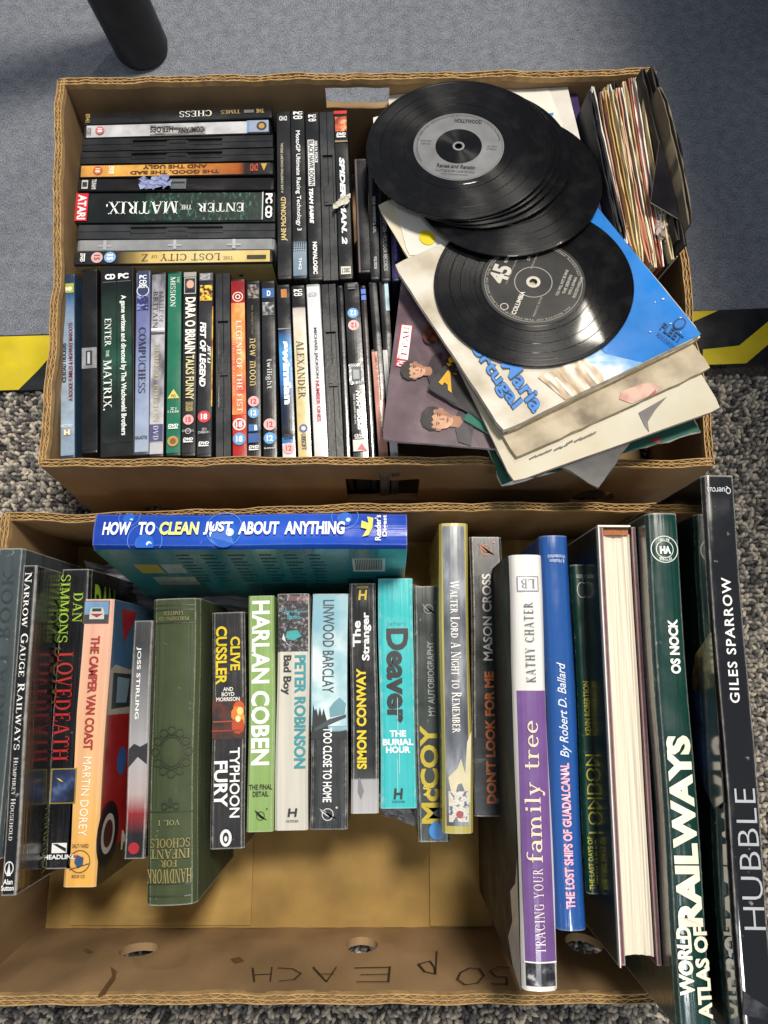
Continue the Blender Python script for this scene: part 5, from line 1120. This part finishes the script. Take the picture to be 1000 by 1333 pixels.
b.text(sans('LINWOOD BARCLAY', .01), 781, 902, .3, .62, 'down', '3f4a50'); b.text(sans('TOO CLOSE TO HOME', .02), 947, 1044, .34, .58, 'down', 'f0f2f2'); leaping(b, 1060, .48, 'c8c8c8', 1.0)
b = book('black spy paperback with yellow upward author name and grey foot', (472.5, 759.5), (475.5, 1059), 35, .127).book('1f1e20', ramp=[(0, 'b4b3b5'), (.14, 'a2a1a4'), (.145, '3a3a3c'), (.2, '1f1e20'), (1, '1f1e20')], rough=.25, coat=.5)
b.text(sans('H', .03, .1), 768, 781, .32, .66, 'across', 'c8ac20', 'publisher_mark'); b.text(sans('HODDER', .01), 763, 766, .3, .7, 'across', 'c8ac20'); b.text(sans('The', .03), 808, 842, .1, .4, 'up', 'f0f0f0'); b.text(sans('Stranger', .03), 797, 860, .44, .8, 'up', 'f0f0f0'); b.text(sans('SIMON CONWAY', .04), 870, 1001, .22, .58, 'up', 'd9c21a'); b.poly([(1012, .28), (1030, .24), (1040, .36), (1030, .46), (1012, .32)], '77767a', 'leaf_print')
b = book('turquoise paperback with black author name and creased spine', (515, 753), (519.5, 1052.5), 46, .127).book('2fb4b8', rough=.3, coat=.4, wear=.6, noise=.08)
b.text(sans('Jeffery', .0), 809, 816, .22, .8, 'across', '1c8f96'); b.text(sans('Deaver', .04), 818, 941, .2, .84, 'down', '14181c')
for c, tx, wd in ((955, 'THE', .46), (966, 'BURIAL', .86), (976, 'HOUR', .68)): b.text(sans(tx, .04), c-4.4, c+4.2, .5-wd/2, .5+wd/2, 'across', 'eef8f8')
for c, a0 in ((930, .5), (985, .53), (1010, .47)): b.rect(c-22, c+22, a0-.005, a0+.007, 'bfe4e4', 'spine_crease')
b.text(sans('H', .03, .1), 1026, 1040, .36, .62, 'across', '14282c', 'publisher_mark'); b.text(sans('HODDER', .0), 1042, 1044.5, .32, .68, 'across', '14282c')
b = book('dark grey-green sports autobiography with gold surname and blue sticker', (557, 763), (565, 1096), 40, .130).book('26302c', rough=.3, coat=.4)
b.text(sans('MY AUTOBIOGRAPHY', .01), 835, 932, .42, .64, 'up', '8f9490'); b.text(sans('McCOY', .035), 944, 1072, .12, .7, 'up', 'b5a01e'); b.text(sans('A.P.', .03), 1020, 1038, .2, .4, 'up', 'c9b840'); leaping(b, 793, .5, '7d8480'); b.disc(1081, .62, .27, '1f7fce', 'blue_sticker')
b = book('film-wrapped silver and cream hardback with white serif title', (590, 681), (597, 1085.5), 39, .165, bulge=.002).book('b7ac5c', hard=True, rough=.25, coat=.8, wear=.4)
b.rect(685, 1075, .13, .88, material=noise_mat([(.35, '4a4e56'), (.5, '6b7078'), (.62, '9a9ea6')], 60, .25, .9, stretch=(1, .3, 1)), name='title_panel'); b.text(serif('Walter Lord', smallcaps=True), 756, 830, .36, .66, 'down', 'f4f2ea'); b.text(serif('A Night to Remember', smallcaps=True), 836, 954, .36, .68, 'down', 'f4f2ea')
b.poly([(952, .98), (1000, .5), (1012, .2), (1035, .3), (1045, .9)], 'cfc6a4', 'torn_label'); b.rect(1030, 1070, .2, .85, material=noise_mat([(.4, '5f6a80'), (.5, 'd8d4cc'), (.6, 'c9c2a8')], 260, .25, .8), name='library_label'); b.disc(1060, .55, .12, '9c4a4a', 'library_label')
b = book('black thriller with orange title reading upward and white author', (632, 699), (640, 1063), 42.5, .152).book('1b1a1b', rough=.3, coat=.5, noise=.3)
b.rect(960, 1060, .02, .98, material=noise_mat([(.45, '1b1a1b'), (.6, '2f2e2f'), (.7, '6d6a68')], 130, .3, .5, stretch=(.4, 1, 1)), name='rain_picture')
b.text(sans('MASON CROSS', .02), 747, 860, .36, .64, 'up', 'cfcac4'); b.text(sans("DON'T LOOK FOR ME", .04), 874, 1046, .36, .66, 'up', 'c46a2c'); leaping(b, 716, .5, 'b8602a', 1.1)
b = book('white and purple genealogy hardback with torn jacket and thin serif title', (684.5, 722), (705.5, 1291), 45, .235, bulge=.003).book('e2e0dc', hard=True, rough=.2, coat=.8, wear=.3)
b.rect(899, 1252, .09, .93, '6a4884', 'purple_band'); b.rect(1252, 1254, .05, .95, 'e8e6e2'); b.rect(1254, 1284, .09, .9, material=noise_mat([(.45, '17161a'), (.58, '4a484c'), (.68, 'b0aeae')], 150), name='photo_strip')
b.rect(750, 770, .2, .86, '8a8a92', 'publisher_mark'); b.rect(751.5, 768.5, .235, .825, 'e6e4e0', 'publisher_mark'); b.text(serif('LB'), 754, 766, .32, .74, 'flip', '77787e', 'publisher_mark')
b.text(serif('KATHY CHATER', track=.25), 784, 888, .38, .66, 'up', '4c4c54'); b.text(serif('family tree'), 938, 1122, .2, .8, 'up', 'dccbb4'); b.text(serif('TRACING YOUR', track=.2), 1130, 1240, .36, .64, 'up', 'd6c6cc')
b.side_rect(-1, .0, .995, .004, .995, None, 'cover_picture', material=mat('1d1d1c', .6, 0), lay=0)  # cover's own dark grey deepened, shade left of the book put into the colour
tj = MB(); tq = [(0.74, .01), (.80, .06), (.86, .16), (.93, .13), (1.01, .02), (1.01, .0)]
tree_book = b
b.side(-1, [(.72, 0), (.78, .04), (.82, .15), (.88, .12), (.94, .22), (.985, .14), (1, .0)], 'd6d3cc', 'torn_jacket', lay=4)
b = book('royal blue naval hardback with pink outlined title reading upward', (723, 697), (745.5, 1212), 38.5, .225, bulge=.003).book('1f4f94', hard=True, rough=.18, coat=.9, wear=.4, noise=.08)
b.text(sans('THE LOST SHIPS OF GUADALCANAL', .04), 993, 1183, .32, .62, 'up', 'e8a9bc'); b.text(sans('By Robert D. Ballard', .01, .35), 862, 986, .34, .72, 'up', 'c9d6ea'); b.text(sans('Weidenfeld', .01), 722, 727, .2, .82, 'flip', 'a9bcd8'); b.text(sans('& Nicolson', .01), 728, 733, .25, .78, 'flip', 'a9bcd8')
b = book('dark green railway hardback with thin yellow capitals, deep in the box', (756, 735), (777, 1164), 24, .195).book('10352a', hard=True, rough=.25, coat=.6)
b.text(sans('KEVIN ROBERTSON', .015), 887, 957, .3, .62, 'up', 'c4be3a'); b.text(sans('LONDON', .0), 982, 1085, .24, .72, 'up', 'ccc63c'); b.text(sans('THE LAST DAYS OF', .015), 1089, 1158, .14, .4, 'up', 'c4be3a'); b.text(sans('STEAM AROUND', .015), 1092, 1150, .52, .78, 'up', 'c4be3a'); b.disc(768, .5, .3, 'b8c4bc', 'publisher_mark', r_in=.88, sy=1.5); b.text(sans('Alan Sutton', .0), 748, 755, .2, .9, 'flip', 'b8c4bc')

# maroon hardback standing on its spine, page edges up
def fore_edge_book(label, A, B, wpx, D):
    i = Item('book', label, 'book', A, B, wpx, D, ZB, group=GB); W, L = i.W, i.L
    cm = mat('5a2632', .6, .1, noise=.2, wear=.6)
    for sx in (-1, 1):
        g = MB(); a, c = sorted((sx*(W/2-.003), sx*W/2)); g.box((a, -L/2, 0), (c, L/2, D)); g.build('cover_board', cm, i.root)
    g = MB(); g.box((-W/2, -L/2, 0), (W/2, L/2, .004)); g.build('spine', cm, i.root)
    v = []; f = []; nx, ny = 26, 24; x0, x1 = -W/2+.0035, W/2-.0035
    for a in range(nx+1):
        for b_ in range(ny+1):
            x = x0+(x1-x0)*a/nx; y = -L/2+.004+(L-.009)*b_/ny
            v.append((x, y, D-.005-.004*(1-((2*a/nx-1)**2)) + (.00018 if a % 2 else 0)+.0005*math.sin(a*1.9)*math.sin(a*.7) + .0004*math.sin(y*40+a)))
    for a in range(nx):
        for b_ in range(ny): q = a*(ny+1)+b_; f.append((q, q+ny+1, q+ny+2, q+1))
    M = len(v); v += [(x, y, .004) for x, y, z in v[:M]]
    for a in range(nx):
        for b_ in (0, ny): q = a*(ny+1)+b_; f.append((q, q+ny+1, q+ny+1+M, q+M))
    for b_ in range(ny):
        for a in (0, nx): q = a*(ny+1)+b_; f.append((q, q+1, q+1+M, q+M))
    mesh_obj('page_block', v, f, mat('ddd4c2', .9, noise=.12, scale=8, stretch=(120, 1, 1), bump=.1, bscale=10), i.root)
    g = MB(); g.box((x0+.001, L/2-.0055, D-.012), (x1-.001, L/2-.001, D-.004)); g.build('head_band', mat('a5643c', .8, noise=.4, scale=300), i.root)
    g = MB(); g.box((-W/2-.0012, -L/2-.001, .01), (-W/2-.0004, L/2, D+.0015)); g.box((-W/2-.0012, L/2, .01), (W/2-.004, L/2+.0012, D+.001)); g.build('dust_jacket', mat('dedad0', .5, .3), i.root)
    g = MB(); g.box((-W/2-.0018, -L/2, .008), (-W/2-.0013, L/2, D-.0025)); g.build('jacket_shade', mat('23231f', .35, .4), i.root)  # dark sheet: shade of the gap beside the book, put in as colour
    return i
fore_edge_book('maroon hardback turned page edges up in a pale jacket', (803.5, 686), (835, 1257), 50, .238)
b = book('thin dark brown hardback squeezed beside the maroon one', (834, 690), (868, 1262), 8, .225).book('241a18', hard=False, rough=.3, coat=.5)
b = book('dark green railway atlas with huge cream capital title', (862, 668), (909.5, 1345), 45, .262, bulge=.0015).book('10352f', hard=True, rough=.22, coat=.7, wear=.9)
b.disc(715, .5, .42, 'd4dcd6', 'series_roundel', r_in=.94); b.disc(715, .5, .27, 'd4dcd6', 'series_roundel', r_in=.92); b.text(sans('VH', .06), 711, 721, .34, .68, 'flip', 'e4eae6', 'series_roundel'); b.text(sans('AS 1001', .02), 701, 705, .32, .66, 'flip', 'd4dcd6'); b.text(sans('VICTORIA', .02), 725, 730, .3, .7, 'flip', 'd4dcd6')
b.text(sans('OS NOCK', .04), 806, 877, .42, .72, 'up', 'eef0ea'); b.text(sans('RAILWAYS', .055), 957, 1206, .14, .84, 'up', 'e9e4cf'); b.text(sans('WORLD', .045), 1205, 1296, .06, .46, 'up', 'e9e4cf'); b.text(sans('ATLAS OF', .045), 1205, 1326, .52, .92, 'up', 'e9e4cf')
b = book('large glossy black space book with thin silver capitals on its spine', (935, 619), (993, 1372), 46, .292).book('0c0c0f', hard=True, rough=.12, coat=1, wear=1, noise=.2, smooth_film=True)
b.text(sans('Quercus', .0), 633, 643, .12, .84, 'flip', 'c8c8cc'); b.text(sans('GILES SPARROW', .015, 0, 1.15), 752, 915, .34, .62, 'up', 'e2e2e2'); b.text(sans('HUBBLE', -.012, 0, 1.05), 1026, 1210, .26, .84, 'up', 'a6a8ae')
b.side(-1, [(.30, .0), (.34, .1), (.40, .14), (.46, .05), (.46, 0)], material=noise_mat([(.4, '14121c'), (.55, '5a4222'), (.68, 'a89a5a')], 40, .15, .9), name='nebula_print', lay=1); b.side(-1, [(.40, 0), (.42, .16), (.52, .2), (.62, .05), (.6, 0)], material=noise_mat([(.4, '0f0f16'), (.6, '23264a')], 30, .15, .9), name='nebula_print', lay=2)
b.poly([(1290, .1), (1320, .05), (1333, .95), (1310, .7)], material=noise_mat([(.4, '101014'), (.6, '4a4a50')], 60, .15, .9), name='galaxy_print')

# big blue household hardback leaning on the far wall
b = Item('book', 'thick bright blue household hardback lying across the far end, bubbles on its spine', 'book', (122, 689), (530, 688), 49, .200, ZB, group=GB, lean=math.radians(9), bulge=.003).book('1747b4', hard=True, rough=.2, coat=.7, wear=.35, ramp=[(0, '1a3fa8'), (.5, '1c55c4'), (1, '173fa6')])
for c, a, r in ((166, .86, .28), (190, .2, .46), (292, .5, .66), (449, .84, .36)):
    b.disc(c, a, min(r, .48), None, 'bubble_print', r_in=.96, material=mat('5a8fdc', .3, .4)); b.disc(c+r*12, a-.1, r*.16, 'c9e0f6', 'bubble_print'); b.disc(c, a-r*.2, r*.55, None, 'bubble_print', material=mat('2560c2', .3, .4))
x = 134
for tx, x0, x1, cc in (('HOW', 135, 171, 'f4f4f6'), ('TO', 181, 203, 'f4f4f6'), ('CLEAN', 209, 260, 'f2e87a'), ('JUST', 266, 304, 'f4f4f6'), ('ABOUT', 311, 364, 'f4f4f6'), ('ANYTHING', 371, 449, 'f4f4f6')):
    b.text(sans(tx, .035, .08), x0, x1, .32, .68, 'down', cc)
b.text(sans("Reader's", .02), 496, 488, .16, .86, 'across', 'f0ecd8'); b.text(sans('Digest', .02), 505, 498, .26, .86, 'across', 'f0ecd8')
b.poly([(471, .7), (480, .62), (478, .82), (486, .78), (485, .5), (480, .3), (472, .26), (478, .46), (470, .5)], 'e6d84a', 'publisher_mark')
b.side_rect(-1, .003, .997, .01, .995, '1c6f74', 'back_cover', lay=0)
for k, (t0, w_, cc) in enumerate(((.08, .08, 'a89a3a'), (.17, .07, '8fa09c'), (.10, .08, '7f9490'), (.17, .08, '8fa09c'))): b.side_rect(-1, t0, t0+w_, .22+.2*(k//2), .36+.2*(k//2), cc, 'back_title', lay=1)
for cx in (.25, .33, .42, .52, .60, .68):
    g = MB(); X = -(b.W/2+.0016)
    for k in range(9):
        q = .08+.05*k+random.uniform(0, .01); ln_ = random.uniform(.035, .06); y0 = b.L/2-cx*b.L; z0 = b.D*(1-q)
        g.quad((X, y0, z0), (X, y0-ln_*b.L, z0), (X, y0-ln_*b.L, z0-.0022), (X, y0, z0-.0022))
    g.build('blurb_text', mat('0d3436', .5), b.root)
b.side_rect(-1, .82, .93, .14, .34, 'b9bfb8', 'barcode', lay=1)
g = MB(); X = -(b.W/2+.0018)
for k in range(16):
    y0 = b.L/2-(.83+.0058*k)*b.L; g.quad((X, y0, b.D*.85), (X, y0-.0007, b.D*.85), (X, y0-.0007, b.D*.69), (X, y0, b.D*.69))
g.build('barcode', mat('1a1c1c', .6), b.root)
scrap('plastic_bag', 'crumpled white plastic bag under the leaning blue book', 'plastic bag', ((150, 745), (122, 735), (560, 770), (530, 830), (150, 790)), .012, 'c9cbd6', 12, .03, n=22)
scrap('paper_scrap', 'white paper scrap lying under the turquoise paperback', 'paper scrap', ((520, 1058), (490, 1030), (548, 1040), (550, 1074), (500, 1062)), .012, 'c4c6c8', 14, .010)
